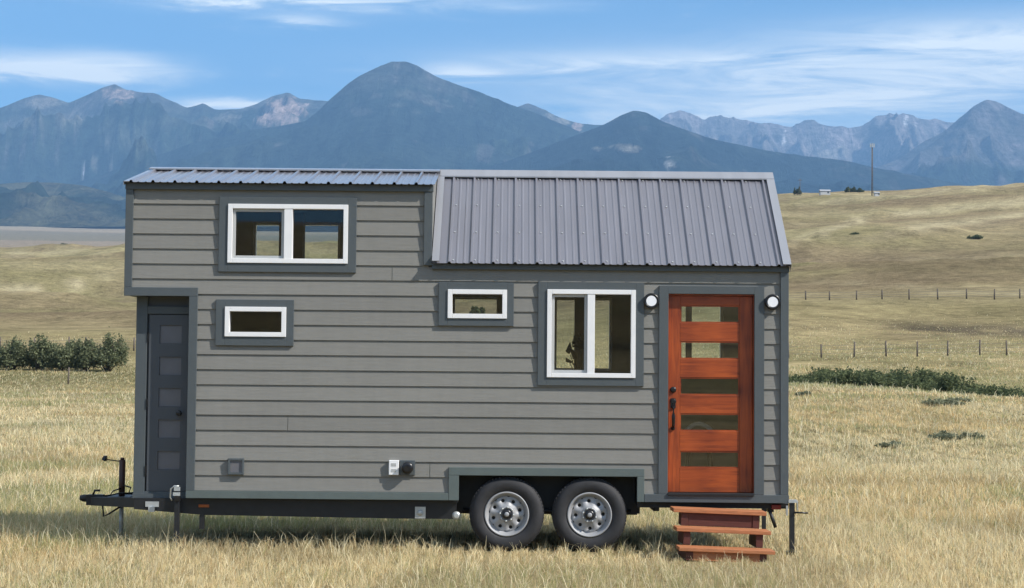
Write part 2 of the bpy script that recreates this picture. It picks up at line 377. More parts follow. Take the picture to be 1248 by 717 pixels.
# ------------------------------------------------------------------ grass blades
def blade_mat():
    m, nt, out = nmat('grass_blades')
    at = N(nt, 'ShaderNodeAttribute', _attribute_name='blade')
    d = N(nt, 'ShaderNodeBsdfDiffuse'); t = N(nt, 'ShaderNodeBsdfTranslucent')
    mx = N(nt, 'ShaderNodeMixShader'); mx.inputs[0].default_value = .5
    L(nt, at.outputs['Color'], d.inputs['Color']); L(nt, at.outputs['Color'], t.inputs['Color'])
    L(nt, d.outputs[0], mx.inputs[1]); L(nt, t.outputs[0], mx.inputs[2]); L(nt, mx.outputs[0], out.inputs['Surface'])
    return m
M['blade'] = blade_mat()
def build_grass():
    Vs, Fs, Cs = [], [], []; base = 0
    bands = [(12.5, 18, 1500, .0042, 1.0), (18, 26, 1100, .0050, 1.0), (26, 42, 420, .009, 1.0), (42, 75, 130, .015, .95), (75, 150, 26, .032, 1.0), (150, 250, 9, .055, .9)]
    for d0, d1, dens, wid, hk in bands:
        hw = .335
        n = int(dens*hw*(d1*d1-d0*d0))
        d = np.sqrt(rng.uniform(d0*d0, d1*d1, n)); t = rng.uniform(-hw, hw, n)
        x = d*t; y = CAMY + d
        # clumping: jitter towards clump centres
        cs = .22 if d0 < 40 else .8
        cxn = np.floor(x/cs); cyn = np.floor(y/cs)
        hx = vnoise(cxn*7.3, cyn*3.1, 5)*cs; hy = vnoise(cxn*2.7, cyn*9.1, 8)*cs
        pull = rng.uniform(0, .75, n)
        x = x*(1-pull)+(cxn*cs+hx)*pull; y = y*(1-pull)+(cyn*cs+hy)*pull
        if d0 >= 150:
            kp = rng.random(n) < (1-sstep(150, 250, d))*sstep(.35, .6, fbm(x/20, y/30, 3, 131)); d = d[kp]; x = x[kp]; y = y[kp]; cxn = cxn[kp]; cyn = cyn[kp]; n = len(x)
        z = height(x, y)
        patch = fbm(x/5.5, y/8.0, 4, 91); fine = fbm(x/.9, y/1.4, 3, 95); tall = vnoise(cxn*1.7, cyn*2.3, 77)
        h = (.045+.115*rng.random(n)**1.6)*(.45+1.05*tall)*hk*(1+.5*(fine-.5))
        seed = rng.random(n) < .02
        h = np.where(seed, h*1.0+.12+.10*rng.random(n), h)
        if d0 >= 42: h = h*(1.0+.5*rng.random(n))
        under = (x > -4) & (x < 2.9) & (y > .2) & (y < 2.4)
        h = np.where(under, h*.7, h)
        h = np.where((x > 1.5) & (x < 2.8) & (y > -2.2) & (y < 0), h*.42, h)
        h = np.where((x > -.7) & (x < 1.4) & (y > -1.8) & (y <= .5), h*.6, h)
        h = np.minimum(h, .62)*np.where(d < 17.5, .85, 1.)
        gully = (d > 104+.0*x) & (d < 130) & (x > .13*d); h = np.where(gully, h*1.2, h)
        ang = rng.uniform(0, 2*math.pi, n); fa = rng.normal(0, .7, n)
        lean = h*np.where(rng.random(n) < .3, rng.uniform(.7, 1.6, n), rng.uniform(.1, .8, n))
        lx = np.cos(ang)*lean; ly = np.sin(ang)*lean
        wx = np.cos(fa)*wid*.5*rng.uniform(.6, 1.4, n); wy = np.sin(fa)*wid*.5
        zero = np.zeros(n)
        b0 = np.stack([x-wx, y-wy, z-.01], -1); b1 = np.stack([x+wx, y+wy, z-.01], -1)
        m0 = np.stack([x-wx*.8+lx*.35, y-wy*.8+ly*.35, z+h*.58], -1); m1 = np.stack([x+wx*.8+lx*.35, y+wy*.8+ly*.35, z+h*.58], -1)
        e0 = np.stack([x+lx-wx*.15, y+ly, z+h*(1-.3*lean/h)], -1); e1 = np.stack([x+lx+wx*.15, y+ly, z+h*(1-.3*lean/h)], -1)
        V = np.stack([b0, b1, m0, m1, e0, e1], 1).reshape(-1, 3)
        i = base + np.arange(n)*6
        Fq = np.concatenate([np.stack([i, i+1, i+3, i+2], -1), np.stack([i+2, i+3, i+5, i+4], -1)])
        straw = np.array([.82, .655, .36]); pale = np.array([.93, .83, .56]); rust = np.array([.60, .42, .23]); grn = np.array([.42, .41, .16]); grey = np.array([.46, .44, .26])
        u = rng.random(n)[:, None]; C = straw*(1-u*.8)+pale*u*.8
        C = np.where((rng.random(n) < .14)[:, None], rust, C)
        gp = .06 + .62*sstep(.50, .62, patch)*np.where(d < 18.5, .45, 1.)+.2*sstep(.55, .7, fine)
        ochre = sstep(.46, .60, fbm(x/7+9, y/11, 4, 111))
        C = C*(1-.15*ochre[:, None]*np.array([.35, .7, 1.2]))
        dark = sstep(.5, .66, fbm(x/2.2, y/3.4, 4, 121)); C = C*(1-.24*dark[:, None])
        gp = np.where(gully | (np.abs(d-118) < 14)*(x > .13*d), .8, gp)
        gp = np.where(d > 125, np.maximum(gp, .3), gp)
        C = np.where((rng.random(n) < gp)[:, None], grn+(grey-grn)*rng.random(n)[:, None], C)
        C = np.where(seed[:, None], pale, C)*(.74+.42*rng.random(n)[:, None]**.8)
        C = np.concatenate([C, np.ones((n, 1))], 1)
        Vs.append(V); Fs.append(Fq); Cs.append(np.repeat(C, 6, 0)); base += n*6
    o = raw('dry_grass', np.concatenate(Vs), np.concatenate(Fs), M['blade'], attrs={'blade': ('FLOAT_COLOR', np.concatenate(Cs))})
    tag(o, 'straw coloured dry grass with green patches around the trailer', 'grass', kind='stuff')
build_grass()

# ------------------------------------------------------------------ mountains
def rock_mat():
    m, nt, out = nmat('mountain_slopes')
    b = N(nt, 'ShaderNodeBsdfDiffuse'); at = N(nt, 'ShaderNodeAttribute', _attribute_name='cover')
    g = N(nt, 'ShaderNodeNewGeometry')
    mp = N(nt, 'ShaderNodeMapping'); mp.inputs['Scale'].default_value = (.014, .0022, .0042); mp.inputs['Rotation'].default_value = (0, R(14), 0); L(nt, g.outputs['Position'], mp.inputs['Vector'])
    n1 = N(nt, 'ShaderNodeTexNoise', Scale=1., Detail=10., Roughness=.74, Distortion=.7); L(nt, mp.outputs[0], n1.inputs['Vector'])
    n2 = N(nt, 'ShaderNodeTexNoise', Scale=.022, Detail=8., Roughness=.78); L(nt, g.outputs['Position'], n2.inputs['Vector'])
    ad = N(nt, 'ShaderNodeMath', _operation='ADD'); L(nt, n1.outputs[0], ad.inputs[0]); L(nt, n2.outputs[0], ad.inputs[1])
    mr = N(nt, 'ShaderNodeMapRange'); mr.inputs['From Min'].default_value = .75; mr.inputs['From Max'].default_value = 1.25; mr.inputs['To Min'].default_value = .15; mr.inputs['To Max'].default_value = 2.2; L(nt, ad.outputs[0], mr.inputs['Value'])
    vm = N(nt, 'ShaderNodeVectorMath', _operation='SCALE'); L(nt, at.outputs['Color'], vm.inputs[0]); L(nt, mr.outputs[0], vm.inputs['Scale'])
    L(nt, vm.outputs[0], b.inputs['Color'])
    bu = N(nt, 'ShaderNodeBump', Strength=.9, Distance=70.); L(nt, ad.outputs[0], bu.inputs['Height']); L(nt, bu.outputs[0], b.inputs['Normal'])
    L(nt, b.outputs[0], out.inputs['Surface']); return m
M['mountain'] = rock_mat()
def mountain(name, label, dist, pts, width, basepy, seed, spur=.28, wl=700., treeline=.62, rockamt=.6, jag=.004, patches=(), forest=(.030, .047, .034), rock=(.20, .175, .17), meadow=(.085, .10, .055), mead=.3, prof=1.25, step=3.):
    px = np.arange(pts[0][0], pts[-1][0]+.1, step)
    X_, Y_ = [p[0] for p in pts], [p[1] for p in pts]
    py = np.interp(px, X_, Y_)
    k = np.array([.25, .5, .25])
    for _ in range(2): py = np.convolve(np.pad(py, 1, mode='edge'), k, mode='valid')
    T = np.concatenate([np.linspace(-.35, 0, 14, endpoint=False), np.linspace(0, 1, 120)**1.1])
    ax = np.array([ray(a, b) for a, b in zip(px, py)])
    zc = CZ + dist*ax[:, 1]; xs = ax[:, 0]
    zb = np.array([CZ + (dist-width)*ray(a, basepy)[1] for a in px])
    PXm, Tm = np.meshgrid(np.arange(len(px)), T)
    wig = (fbm(xs*dist/1500., np.zeros_like(xs), 3, seed+2)-.5)*width*.25
    D = dist + wig[PXm]*(np.abs(Tm) < 9) - width*Tm
    tan = xs[PXm]; X = tan*D; Y = CAMY + D
    # keep the crest at its height despite the wiggle
    zc2 = (zc-CZ)/dist*(dist+wig)+CZ
    fr = np.where(Tm >= 0, (1-np.clip(Tm, 0, 1))**prof, 1-np.abs(Tm)*1.6)
    H = zc2[PXm]-zb[PXm]
    wrp = (fbm(X/1400, Y/1400, 3, seed+5)-.5)*1.2
    rd = ridged(X/wl+wrp, Y/(wl*2.1)+wrp*.5, 6, seed)
    amp = np.sin(np.clip(Tm, 0, 1)*math.pi)**.8*spur
    Z = zb[PXm]+H*fr + H.max()*amp*(rd-.62)*np.clip(.35+.65*H/H.max(), 0, 1)
    cap = zc2[PXm] - .02*np.abs(D-dist)
    crest = (ridged(xs*dist/180, np.zeros_like(xs)+.5, 4, seed+9)-.4)*dist*jag
    Z = Z + crest[PXm]*np.exp(-(Tm/.06)**2)
    nr, na = X.shape; idx = np.arange(nr*na).reshape(nr, na)
    Fc = np.stack([idx[:-1, :-1], idx[1:, :-1], idx[1:, 1:], idx[:-1, 1:]], -1).reshape(-1, 4)[:, ::-1]
    gz, gx = np.gradient(Z); 
    n1 = fbm(X/420, Z/160+Y/900, 5, seed+11); n2 = ridged(X/130, (Z*1.3+Y*.2)/420, 4, seed+15)
    rel = (Z-zb[PXm])/max(H.max(), 1)
    C = np.ones(Z.shape+(1,))*np.array(forest)
    def mix(C, c, w): w = np.clip(w, 0, 1)[..., None]; return C*(1-w)+np.array(c)*w
    C = mix(C, meadow, sstep(.5, .62, n1)*mead)
    C = mix(C, rock, sstep(treeline-.10, treeline+.12, rel+(n1-.5)*.5)*rockamt*(.55+.6*n2))
    C = mix(C, rock, sstep(.60, .76, n2)*sstep(.45, .6, n1)*rockamt*sstep(.15, .4, rel))
    # screen row of each vertex, to place the bare patches the photograph shows on this slope
    PY = 470-(Z-CZ)/D*F + (tan*F)*.00873; PXX = 624+tan*F
    for (cx, cy, sx_, sy_, cc, am) in patches:
        q = ((PXX-cx)/sx_)**2+((PY-cy)/sy_)**2 + (fbm(X/150, Z/110+Y/500, 6, seed+19, .7)-.5)*6.0
        C = mix(C, cc, (1-sstep(.2, 1.3, q))*am)
    C4 = np.concatenate([C, np.ones(C.shape[:2]+(1,))], -1).reshape(-1, 4)
    o = raw(name, np.stack([X, Y, Z], -1).reshape(-1, 3), Fc, M['mountain'], smooth=True, attrs={'cover': ('FLOAT_COLOR', C4)})
    tag(o, label, 'mountain', kind='structure')
pinkrock = (.44, .34, .29); snow = (.75, .75, .76); tan_ = (.36, .33, .27)
mountain('mountain_ridge', 'far jagged rocky range right of the round peak', 13500,
    [(770,152),(795,152),(812,142),(828,132),(842,137),(858,147),(870,142),(900,146),(925,150),(945,153),(965,155),(982,147),(1010,152),(1035,157),(1055,153),(1068,141),(1090,139),(1110,141),(1135,145),(1158,150),(1180,152),(1200,156),(1240,160),(1330,165)],
    3200, 250, 101, spur=.7, wl=480, treeline=.35, rockamt=.95, jag=.0028, mead=.1,
    patches=[(955,170,4,12,snow,.7),(1105,146,3,6,snow,.8),(1118,148,3,5,snow,.6),(1015,185,20,8,tan_,.6),(1085,185,18,10,tan_,.5)], rock=(.30,.26,.25), step=2.)
mountain('mountain_peak', 'steep grey peak at the right edge of the range', 11000,
    [(1020,235),(1060,208),(1095,193),(1125,172),(1150,160),(1172,142),(1185,131),(1203,122),(1218,127),(1232,134),(1248,141),(1275,150),(1330,158),(1420,170),(1500,178)],
    3000, 262, 131, spur=.6, wl=480, treeline=.45, rockamt=.8, jag=.0016, step=2., mead=.2)
mountain('mountain_range', 'long forested range with bare summits behind the loft', 11000,
    [(-330,168),(-200,150),(-90,146),(-30,140),(0,132),(25,122),(48,116),(66,119),(84,125),(105,116),(125,106),(140,102),(153,109),(170,112),(190,114),(210,124),(228,131),(250,127),(262,133),(290,134),(312,128),(332,117),(352,113),(364,120),(380,122),(400,124),(450,130),(560,134),(600,126),(628,131),(643,126),(662,134),(685,145),(705,151),(740,152),(800,158),(880,175),(960,210)],
    4200, 268, 151, spur=.62, wl=700, treeline=.80, rockamt=.55, jag=.0012,
    patches=[(138,112,16,9,pinkrock,.85),(50,124,26,6,tan_,.45),(345,138,27,17,pinkrock,1.),(355,123,9,8,pinkrock,.9),(85,140,20,8,tan_,.4),(35,143,12,6,tan_,.4),(128,180,8,10,tan_,.7),(110,196,6,10,tan_,.6),(99,207,3,3,snow,.9),(125,210,9,5,tan_,.6),(272,143,16,7,tan_,.5),(670,143,22,6,tan_,.55),(703,155,5,8,pinkrock,.9),(150,165,34,22,(.12,.13,.09),.7),(215,150,40,14,(.10,.11,.085),.6)], step=2.)
mountain('mountain_cone', 'broad dark cone shaped peak above the middle of the roof', 9300,
    [(60,232),(120,215),(185,192),(230,176),(276,166),(315,157),(345,153),(372,148),(388,136),(402,121),(425,101),(445,89),(462,81),(478,76),(495,75),(508,80),(522,89),(540,97),(560,104),(585,112),(605,121),(630,130),(655,139),(680,150),(705,160),(730,172),(770,190),(820,214),(880,240)],
    3600, 262, 171, spur=.28, wl=600, treeline=.95, rockamt=.35, jag=.0010, forest=(.026,.040,.034), mead=.12,
    patches=[(500,120,34,9,(.10,.10,.085),.7),(520,128,22,8,(.12,.115,.10),.6),(435,135,12,5,(.10,.10,.09),.6)], step=2.)
mountain('mountain_shoulder', 'forested shoulder sloping down to the right above the roof', 8200,
    [(560,215),(620,196),(670,178),(705,163),(735,152),(757,141),(772,135),(788,138),(806,148),(830,157),(860,167),(900,177),(940,185),(985,191),(1035,197),(1070,205),(1105,212),(1150,220),(1185,227),(1230,236),(1290,246)],
    3000, 262, 191, spur=.26, wl=520, treeline=1.2, rockamt=.25, jag=.0009, forest=(.022,.034,.034), mead=.18,
    patches=[(728,180,12,4,tan_,.5),(755,178,20,4,tan_,.5),(816,199,8,6,(.36,.36,.35),.8),(770,180,10,4,tan_,.4)], step=2.)
mountain('foothills', 'low dark wooded foothills at the left edge', 6300,
    [(-330,215),(-200,224),(-100,220),(0,224),(30,222),(70,223),(100,226),(128,233),(160,243),(230,252),(330,262),(460,272),(560,280)],
    1500, 279, 211, spur=.5, wl=240, treeline=1.5, rockamt=.0, jag=.0004, forest=(.03,.043,.028), meadow=(.12,.115,.07), mead=.75, prof=.9, step=2.)

# ------------------------------------------------------------------ shrubs
def leaf_mat(name, c1, c2):
    m, nt, out = nmat(name)
    at = N(nt, 'ShaderNodeAttribute', _attribute_name='tone'); mx = N(nt, 'ShaderNodeMix', _data_type='RGBA')
    mx.inputs[6].default_value = c4(c1); mx.inputs[7].default_value = c4(c2); L(nt, at.outputs['Fac'], mx.inputs[0])
    d = N(nt, 'ShaderNodeBsdfDiffuse'); t = N(nt, 'ShaderNodeBsdfTranslucent'); ms = N(nt, 'ShaderNodeMixShader'); ms.inputs[0].default_value = .3
    L(nt, mx.outputs[2], d.inputs[0]); L(nt, mx.outputs[2], t.inputs[0]); L(nt, d.outputs[0], ms.inputs[1]); L(nt, t.outputs[0], ms.inputs[2]); L(nt, ms.outputs[0], out.inputs['Surface'])
    return m
M['leaf'] = leaf_mat('willow_leaves', (.10, .118, .062), (.24, .26, .15))
M['leafdark'] = leaf_mat('brush_leaves', (.06, .078, .038), (.155, .175, .085))
M['sage'] = leaf_mat('sage_leaves', (.15, .16, .10), (.28, .29, .19))
def leaves(centers, rads, n, size, flat=.8):
    """n leaf quads spread through lobes"""
    c = np.asarray(centers); r = np.asarray(rads)
    w = r.prod(1)**(2/3.); k = rng.choice(len(c), n, p=w/w.sum())
    v = rng.normal(size=(n, 3)); v /= np.linalg.norm(v, axis=1)[:, None]
    rad = rng.random(n)[:, None]**.42
    P = c[k]+v*rad*r[k]*(1+.18*rng.normal(size=(n, 1)))
    P[:, 2] = np.maximum(P[:, 2], .03)
    a = rng.normal(size=(n, 3)); a[:, 2] *= flat; a /= np.linalg.norm(a, axis=1)[:, None]
    b = np.cross(a, rng.normal(size=(n, 3))); b /= np.linalg.norm(b, axis=1)[:, None]
    s = size*rng.uniform(.6, 1.4, (n, 1))
    V = np.stack([P-a*s, P+b*s*.5, P+a*s, P-b*s*.5], 1).reshape(-1, 3)
    Fq = np.arange(n*4).reshape(n, 4)
    tone = np.repeat(np.clip(.5*rng.random(n)+.5*vnoise(P[:, 0]*2.1+50, P[:, 2]*2.3+P[:, 1], 3), 0, 1), 4)
    return V, Fq, tone
def shrub(name, label, cat, x, y, w, h, group, mat, nlobe=9, n=3200, size=.10, seed=1, upright=.5):
    rs = random.Random(seed)
    z = float(height(x, y)); root = empty(name, (x, y, z-.03)); tag(root, label, cat, group)
    cs, rd = [], []; bm = bmesh.new()
    for i in range(nlobe):
        a = rs.uniform(0, 6.28); q = rs.random()**.5
        px_, py_ = math.cos(a)*q*w*.47, math.sin(a)*q*w*.32
        top = h*(1-.12*q*q)*rs.uniform(.55, 1.0)
        cs.append((px_, py_, top*rs.uniform(.4, .66))); rd.append((w*rs.uniform(.13, .22), w*rs.uniform(.12, .2), top*rs.uniform(.26, .40)))
        tube(bm, [(px_*.15, py_*.15, -.05), (px_*.6, py_*.6, top*.35), (px_, py_, top*.8)], [.03*h/2, .02*h/2, .006*h], 5)
        if rs.random() < upright:
            cs.append((px_+rs.uniform(-.1, .1)*w*.3, py_, top*.92)); rd.append((w*.05, w*.05, h*.14))
    V, Fq, t = leaves(cs, rd, n, size)
    raw('foliage', V, Fq, mat, root, attrs={'tone': ('FLOAT', t)})
    obj('stems', bm, M['bark'], root)
    return root
def at_px(px, py_, d):
    a, b = ray(px, py_); return a*d, CAMY+d
G = 'leafy shrubs in a row behind the left field'
spec = [(-28,3.2,3.0,'large rounded green shrub cut by the left edge of the field'),
        (14,3.3,3.1,'first rounded shrub fully seen from the left edge in the shrub row'),
        (46,3.0,3.15,'taller shrub with loose upright twigs, second from the left edge in the row'),
        (78,3.3,2.7,'low wide shrub in the middle of the shrub row'),
        (104,2.8,2.8,'small shrub left of the tallest spiky one in the row'),
        (130,3.4,3.5,'tallest spiky shrub at the right end of the row beside the trailer'),
        (10,3.0,2.3,'low shrub half hidden behind the left end of the shrub row'),
        (92,3.0,2.6,'shrub half hidden behind the middle of the shrub row')]
for i, (px, w, h, lab) in enumerate(spec):
    d = 149 if i < 6 else 153
    x, y = at_px(px, 450, d)
    shrub('shrub', lab, 'shrub', x, y, w, h, G, M['leaf'], 20, 6500, .10, 30+i, .25)
x, y = at_px(583, 372, 305)
shrub('hill_bush', 'dark bush on the far slope seen through the small high window', 'bush', x, y, 2.6, 2.2, None, M['leafdark'], 8, 1500, .3, 61)
for px, py_, d, w, h, lab in [(1190, 298, 570, 4.8, 1.7, 'larger dark low bush on the bare hillside, far right'), (1041, 297, 575, 2.8, 1.1, 'small dark bush on the hillside nearer the trailer roof'),
                    (20, 326, 800, 4.5, 2.2, 'dark juniper clump low on the far left slope'), (78, 308, 1080, 5.0, 2.6, 'dark bush on the far left skyline of the near hill'), (57, 318, 950, 3.2, 1.4, 'tiny dark bush between the two on the far left slope')]:
    x, y = at_px(px, py_, d); shrub('hillside_bush', lab, 'bush', x, y, w, h, 'dark bushes dotted on the hills', M['leafdark'], 11, 2600, .17, int(px)+5, .5)
for px, py_, w, h, lab in [(1168, 541, 1.5, .34, 'grey green sage clump in the field, the closest large one on the right'), (1146, 505, 1.6, .42, 'dark green sage clump in the right field nearer the gully'),
                    (1170, 500, 1.0, .3, 'small sage clump just right of the dark green one'), (978, 486, .9, .3, 'small sage clump beside the trailer corner'), (1085, 545, .7, .22, 'tiny flat sage clump in mid field on the right')]:
    d = 1.72*F/(py_-470) if py_ > 520 else (60 if py_ < 520 else 50)
    if py_ == 505: d = 74
    if py_ == 500: d = 80
    if py_ == 486: d = 84
    x, y = at_px(px, py_, d); shrub('sage_bush', lab, 'sage bush', x, y, w, h, 'sage clumps in the right field', M['sage'], 8, 1300, .05, int(px), .2)
# brush along the gully: one mass
def gully():
    Vs, Fs, Ts = [], [], []; base = 0
    px = 905.0
    while px < 1330:
        d = 120-.035*(px-960)+random.uniform(-4, 4)
        dens = 1.0 if 1000 < px < 1165 else (.55 if px < 1000 else .4)
        for _ in range(2 if dens > .9 else 1):
            dd = d+random.uniform(-5, 5); a, b = ray(px, 465); x = a*dd; y = CAMY+dd; z = float(height(x, y))
            h = random.uniform(.9, 1.5)*(1 if dens > .9 else .62); w = random.uniform(1.0, 2.0)
            cs = [(random.uniform(-.5, .5)*w, random.uniform(-.5, .5)*w, h*.45) for _ in range(5)]; rd = [(w*.32, w*.32, h*random.uniform(.35, .55)) for _ in cs]
            V, Fq, t = leaves(cs, rd, int(620*dens), .11)
            V = V+np.array([x, y, z-.1]); Vs.append(V); Fs.append(Fq+base); Ts.append(t); base += len(V)
        px += random.uniform(6, 10)
    o = raw('gully_brush', np.concatenate(Vs), np.concatenate(Fs), M['leafdark'], attrs={'tone': ('FLOAT', np.concatenate(Ts))})
    tag(o, 'dark green brush filling the shallow gully right of the trailer', 'brush', kind='stuff')
gully()

# ------------------------------------------------------------------ fences
def fence(name, label, pxs, pyf, d, ph, wires=(.35, .7, 1.05)):
    a, b = ray(pxs[len(pxs)//2], pyf); x0 = a*d; y0 = CAMY+d
    root = empty(name, (x0, y0, float(height(x0, y0)))); tag(root, label, 'fence')
    o = Vector(root.location); tops = []
    for i, px in enumerate(pxs):
        a, b = ray(px, pyf); dd = d*(1+.004*math.sin(i*2.1)); x, y = a*dd, CAMY+dd; z = float(height(x, y))
        bm = bmesh.new(); lean = random.uniform(-.05, .05); hh = ph*random.uniform(.9, 1.1)
        tube(bm, [(x-o.x, y-o.y, z-o.z-.1), (x-o.x+lean, y-o.y, z-o.z+hh)], [.085*(d/164)**.6, .075*(d/164)**.6], 8)
        obj('post', bm, M['post'], root); tops.append((x-o.x, y-o.y, z-o.z))
    for w in wires:
        bm = bmesh.new(); tube(bm, [(p[0], p[1]-.08, p[2]+w) for p in tops], .010*(d/164), 4); obj('wire', bm, M['wire'], root)
fence('wire_fence', 'nearer wire fence with grey posts crossing the right field above the gully', [921,961,1001,1041,1080,1118,1155,1194,1227,1262,1298], 439, 164, 1.3)
fence('wire_fence', 'farther wire fence with dark posts low on the right hillside', [948,982,1011,1044,1075,1108,1143,1178,1212,1243,1276], 368, 260, 1.4)
fence('wire_fence', 'faint wire fence crossing the far left slope above the shrubs', [-60,-18,24,60,98,136,172,210], 358, 440, 1.6, (.8, 1.4))
fence('wire_fence', 'wire fence just behind the row of shrubs at the left', [-40,0,42,84,104,163,200], 433, 188, 1.4)
def post(label, px, py_, d, h, r=.07):
    a, b = ray(px, py_); x, y = a*d, CAMY+d; bm = bmesh.new()
    tube(bm, [(0, 0, -.15), (.02, 0, h*.5), (.03, 0, h)], [r, r*.95, r*.85], 10)
    o = obj('fence_post', bm, M['post']); o.location = (x, y, float(height(x, y))); tag(o, label, 'post')
post('lone dark wooden post standing in grass in front of the shrubs', 83, 473, 136, 1.25)

# ------------------------------------------------------------------ things on the skyline at right
def on_ground(px, py_, d):
    a, b = ray(px, py_); x, y = a*d, CAMY+d; return (x, y, float(height(x, y)))
def mast():
    loc = on_ground(1063, 236, 935); root = empty('radio_mast', loc); tag(root, 'tall thin radio mast standing on the right skyline', 'mast')
    h = 27.5; bm = bmesh.new()
    for sx_, sy_ in ((-.35, -.2), (.35, -.2), (0, .4)): tube(bm, [(sx_, sy_, 0), (sx_*.5, sy_*.5, h)], .13, 5)
    for k in range(26):
        z0, z1 = h*k/26, h*(k+1)/26; s = 1-.5*k/26; sg = 1 if k % 2 else -1
        tube(bm, [(-.35*s*sg, -.2*s, z0), (.35*s*sg, -.2*s, z1)], .05, 4)
    obj('lattice', bm, M['post'], root)
    bm = bmesh.new()
    for a in (-1, 0, 1): box(bm, a*.9-.25, a*.9+.25, -.5, -.3, h-2.2, h-.2)
    box(bm, -1.2, 1.2, -.28, -.2, h-1.4, h-1.2); obj('antenna', bm, M['zinc'], root)
mast()
def shed(label, px, d, w, dp, h, roof):
    loc = on_ground(px, 235, d); loc = (loc[0], loc[1], loc[2]+.5); root = empty('shed', loc); tag(root, label, 'shed', 'sheds on the skyline')
    bm = bmesh.new(); box(bm, -w/2, w/2, 0, dp, -.6, h); obj('wall', bm, M['shedwhite'], root)
    bm = bmesh.new(); prism(bm, [(-.3, h), (dp+.3, h), (dp/2, h+roof)], 'x', -w/2-.3, w/2+.3); obj('roof', bm, M['shedroof'], root)
    bm = bmesh.new(); box(bm, w*.2, w*.2+.9, -.06, -.003, .3, h-.3); obj('door', bm, M['storage'], root)
shed('long low white shed on the right skyline left of the mast', 1006, 930, 5.0, 4, 1.5, .9)
shed('small white shed at the foot of the radio mast', 1069, 895, 2.2, 2.4, 1.2, .7)
for i, (px, w, h, lab) in enumerate([(972, 4.5, 5.0, 'dark tree clump on the skyline just right of the roof corner'), (1037, 5.5, 3.6, 'dark round tree between the long white shed and the mast'), (1048, 4.5, 2.6, 'low dark bush left of the foot of the mast')]):
    l = on_ground(px, 235, 960); shrub('skyline_tree', lab, 'tree', l[0], l[1], w, h, 'trees on the skyline', M['leafdark'], 8, 900, .4, 200+i)
def pole(label, px, d, h):
    bm = bmesh.new(); tube(bm, [(0, 0, -.3), (0, 0, h)], [.16, .11], 6); box(bm, -1.1, 1.1, -.08, .08, h-.9, h-.7)
    o = obj('utility_pole', bm, M['post']); o.location = on_ground(px, 235, d); tag(o, label, 'pole')
pole('short utility pole on the skyline beside the roof corner', 975, 950, 9)

# ------------------------------------------------------------------ TINY HOUSE
house = empty('tiny_house', (0, 0, 0))
tag(house, 'grey lap sided tiny house on a twin axle trailer with ribbed metal roof', 'tiny house')
PIT = .157; Z0 = .606
VOID = [(-4.2, -3.31, 0, 2.655), (-.875, 3.2, 2.95, 4.2), (-.60, 1.35, 0, .83),
        (-2.99, -1.71, 2.955, 3.60), (-3.00, -2.34, 2.19, 2.53), (-.68, -.05, 2.40, 2.725), (.36, 1.30, 1.795, 2.735), (1.60, 2.56, .5, 2.72)]
TRV = [(-3.02, -1.68, 2.92, 3.62), (-3.04, -2.31, 2.15, 2.55), (-.72, -.02, 2.38, 2.75), (.32, 1.33, 1.77, 2.76), (1.57, 2.6, .5, 2.74), (-.60, 1.35, 0, .83), (-4.2, -3.31, 0, 2.655), (-.875, 3.2, 2.95, 4.2)]
def subdiv(x0, x1, z0, z1, voids, extra=()):
    """free rectangles of [x0,x1]x[z0,z1] outside the voids"""
    zs = sorted({z0, z1, *[v for a in voids for v in a[2:] if z0 < v < z1]}); res = []
    for za, zb in zip(zs, zs[1:]):
        zm = (za+zb)/2; cur = x0
        for v in sorted([v for v in voids if v[2] < zm < v[3]]):
            if v[0] > cur: res.append((cur, min(v[0], x1), za, zb))
            cur = max(cur, v[1])
            if cur >= x1: break
        if cur < x1: res.append((cur, x1, za, zb))
    return [r for r in res if r[1]-r[0] > 1e-4]
def siding(name, x0, x1, ztop, voids, ywall, sgn, joints=()):
    bm = bmesh.new(); z = Z0-PIT; 
    while z < ztop:
        za, zb = max(z, .56), min(z+PIT, ztop)
        vs = list(voids)+[(jx-.003, jx+.003, jz0, jz1) for jx, jz0, jz1 in joints]
        for a, b, c, d in subdiv(x0, x1, za, zb, vs):
            ya = lambda q: ywall+sgn*(.017-.013*(q-z)/PIT)
            p = [(ya(c), c), (ywall, c), (ywall, d), (ya(d), d)]
            prism(bm, p, 'x', a, b)
        z += PIT
    return obj(name, bm, M['siding'], house)
siding('siding', -4.02, 2.87, 3.76, TRV, 0, -1, joints=[(-1.254, 2.804, 2.961), (-.838, .763, .92), (-2.32, 1.234, 1.391)])
# shell
bm = bmesh.new()
for a, b, c, d in subdiv(-4.0, 2.86, .53, 3.80, VOID): box(bm, a, b, 0.0, .09, c, d)
obj('front_wall', bm, M['interior'], house)
BV = [(-3.06, -2.03, 3.15, 3.62), (-.70, -.15, 2.49, 2.76), (.50, 1.18, 1.90, 2.76), (1.97, 2.49, 1.98, 2.73), (-.875, 3.2, 2.95, 4.2)]
bm = bmesh.new()
for a, b, c, d in subdiv(-4.0, 2.86, .50, 3.80, BV): box(bm, a, b, 2.42, 2.5, c, d)
obj('back_wall', bm, M['interior'], house)
siding('back_siding', -4.02, 2.87, 3.76, BV, 2.503, 1)
# gable ends
RIDZ = 4.075
def gable(name, xa, xb, prof):
    bm = bmesh.new(); prism(bm, prof, 'x', xa, xb); return obj(name, bm, M['siding'], house)
gable('side_wall', 2.862, 2.89, [(0.0, .56), (2.5, .56), (2.5, 2.99), (1.25, RIDZ-.03), (0.0, 2.99)])
gable('side_wall', -4.04, -4.003, [(0.0, 2.66), (2.5, 2.66), (2.5, 3.78), (1.25, RIDZ-.03), (0.0, 3.78)])
gable('side_wall', -3.94, -3.90, [(.19, .56), (2.5, .56), (2.5, 2.655), (.19, 2.655)])
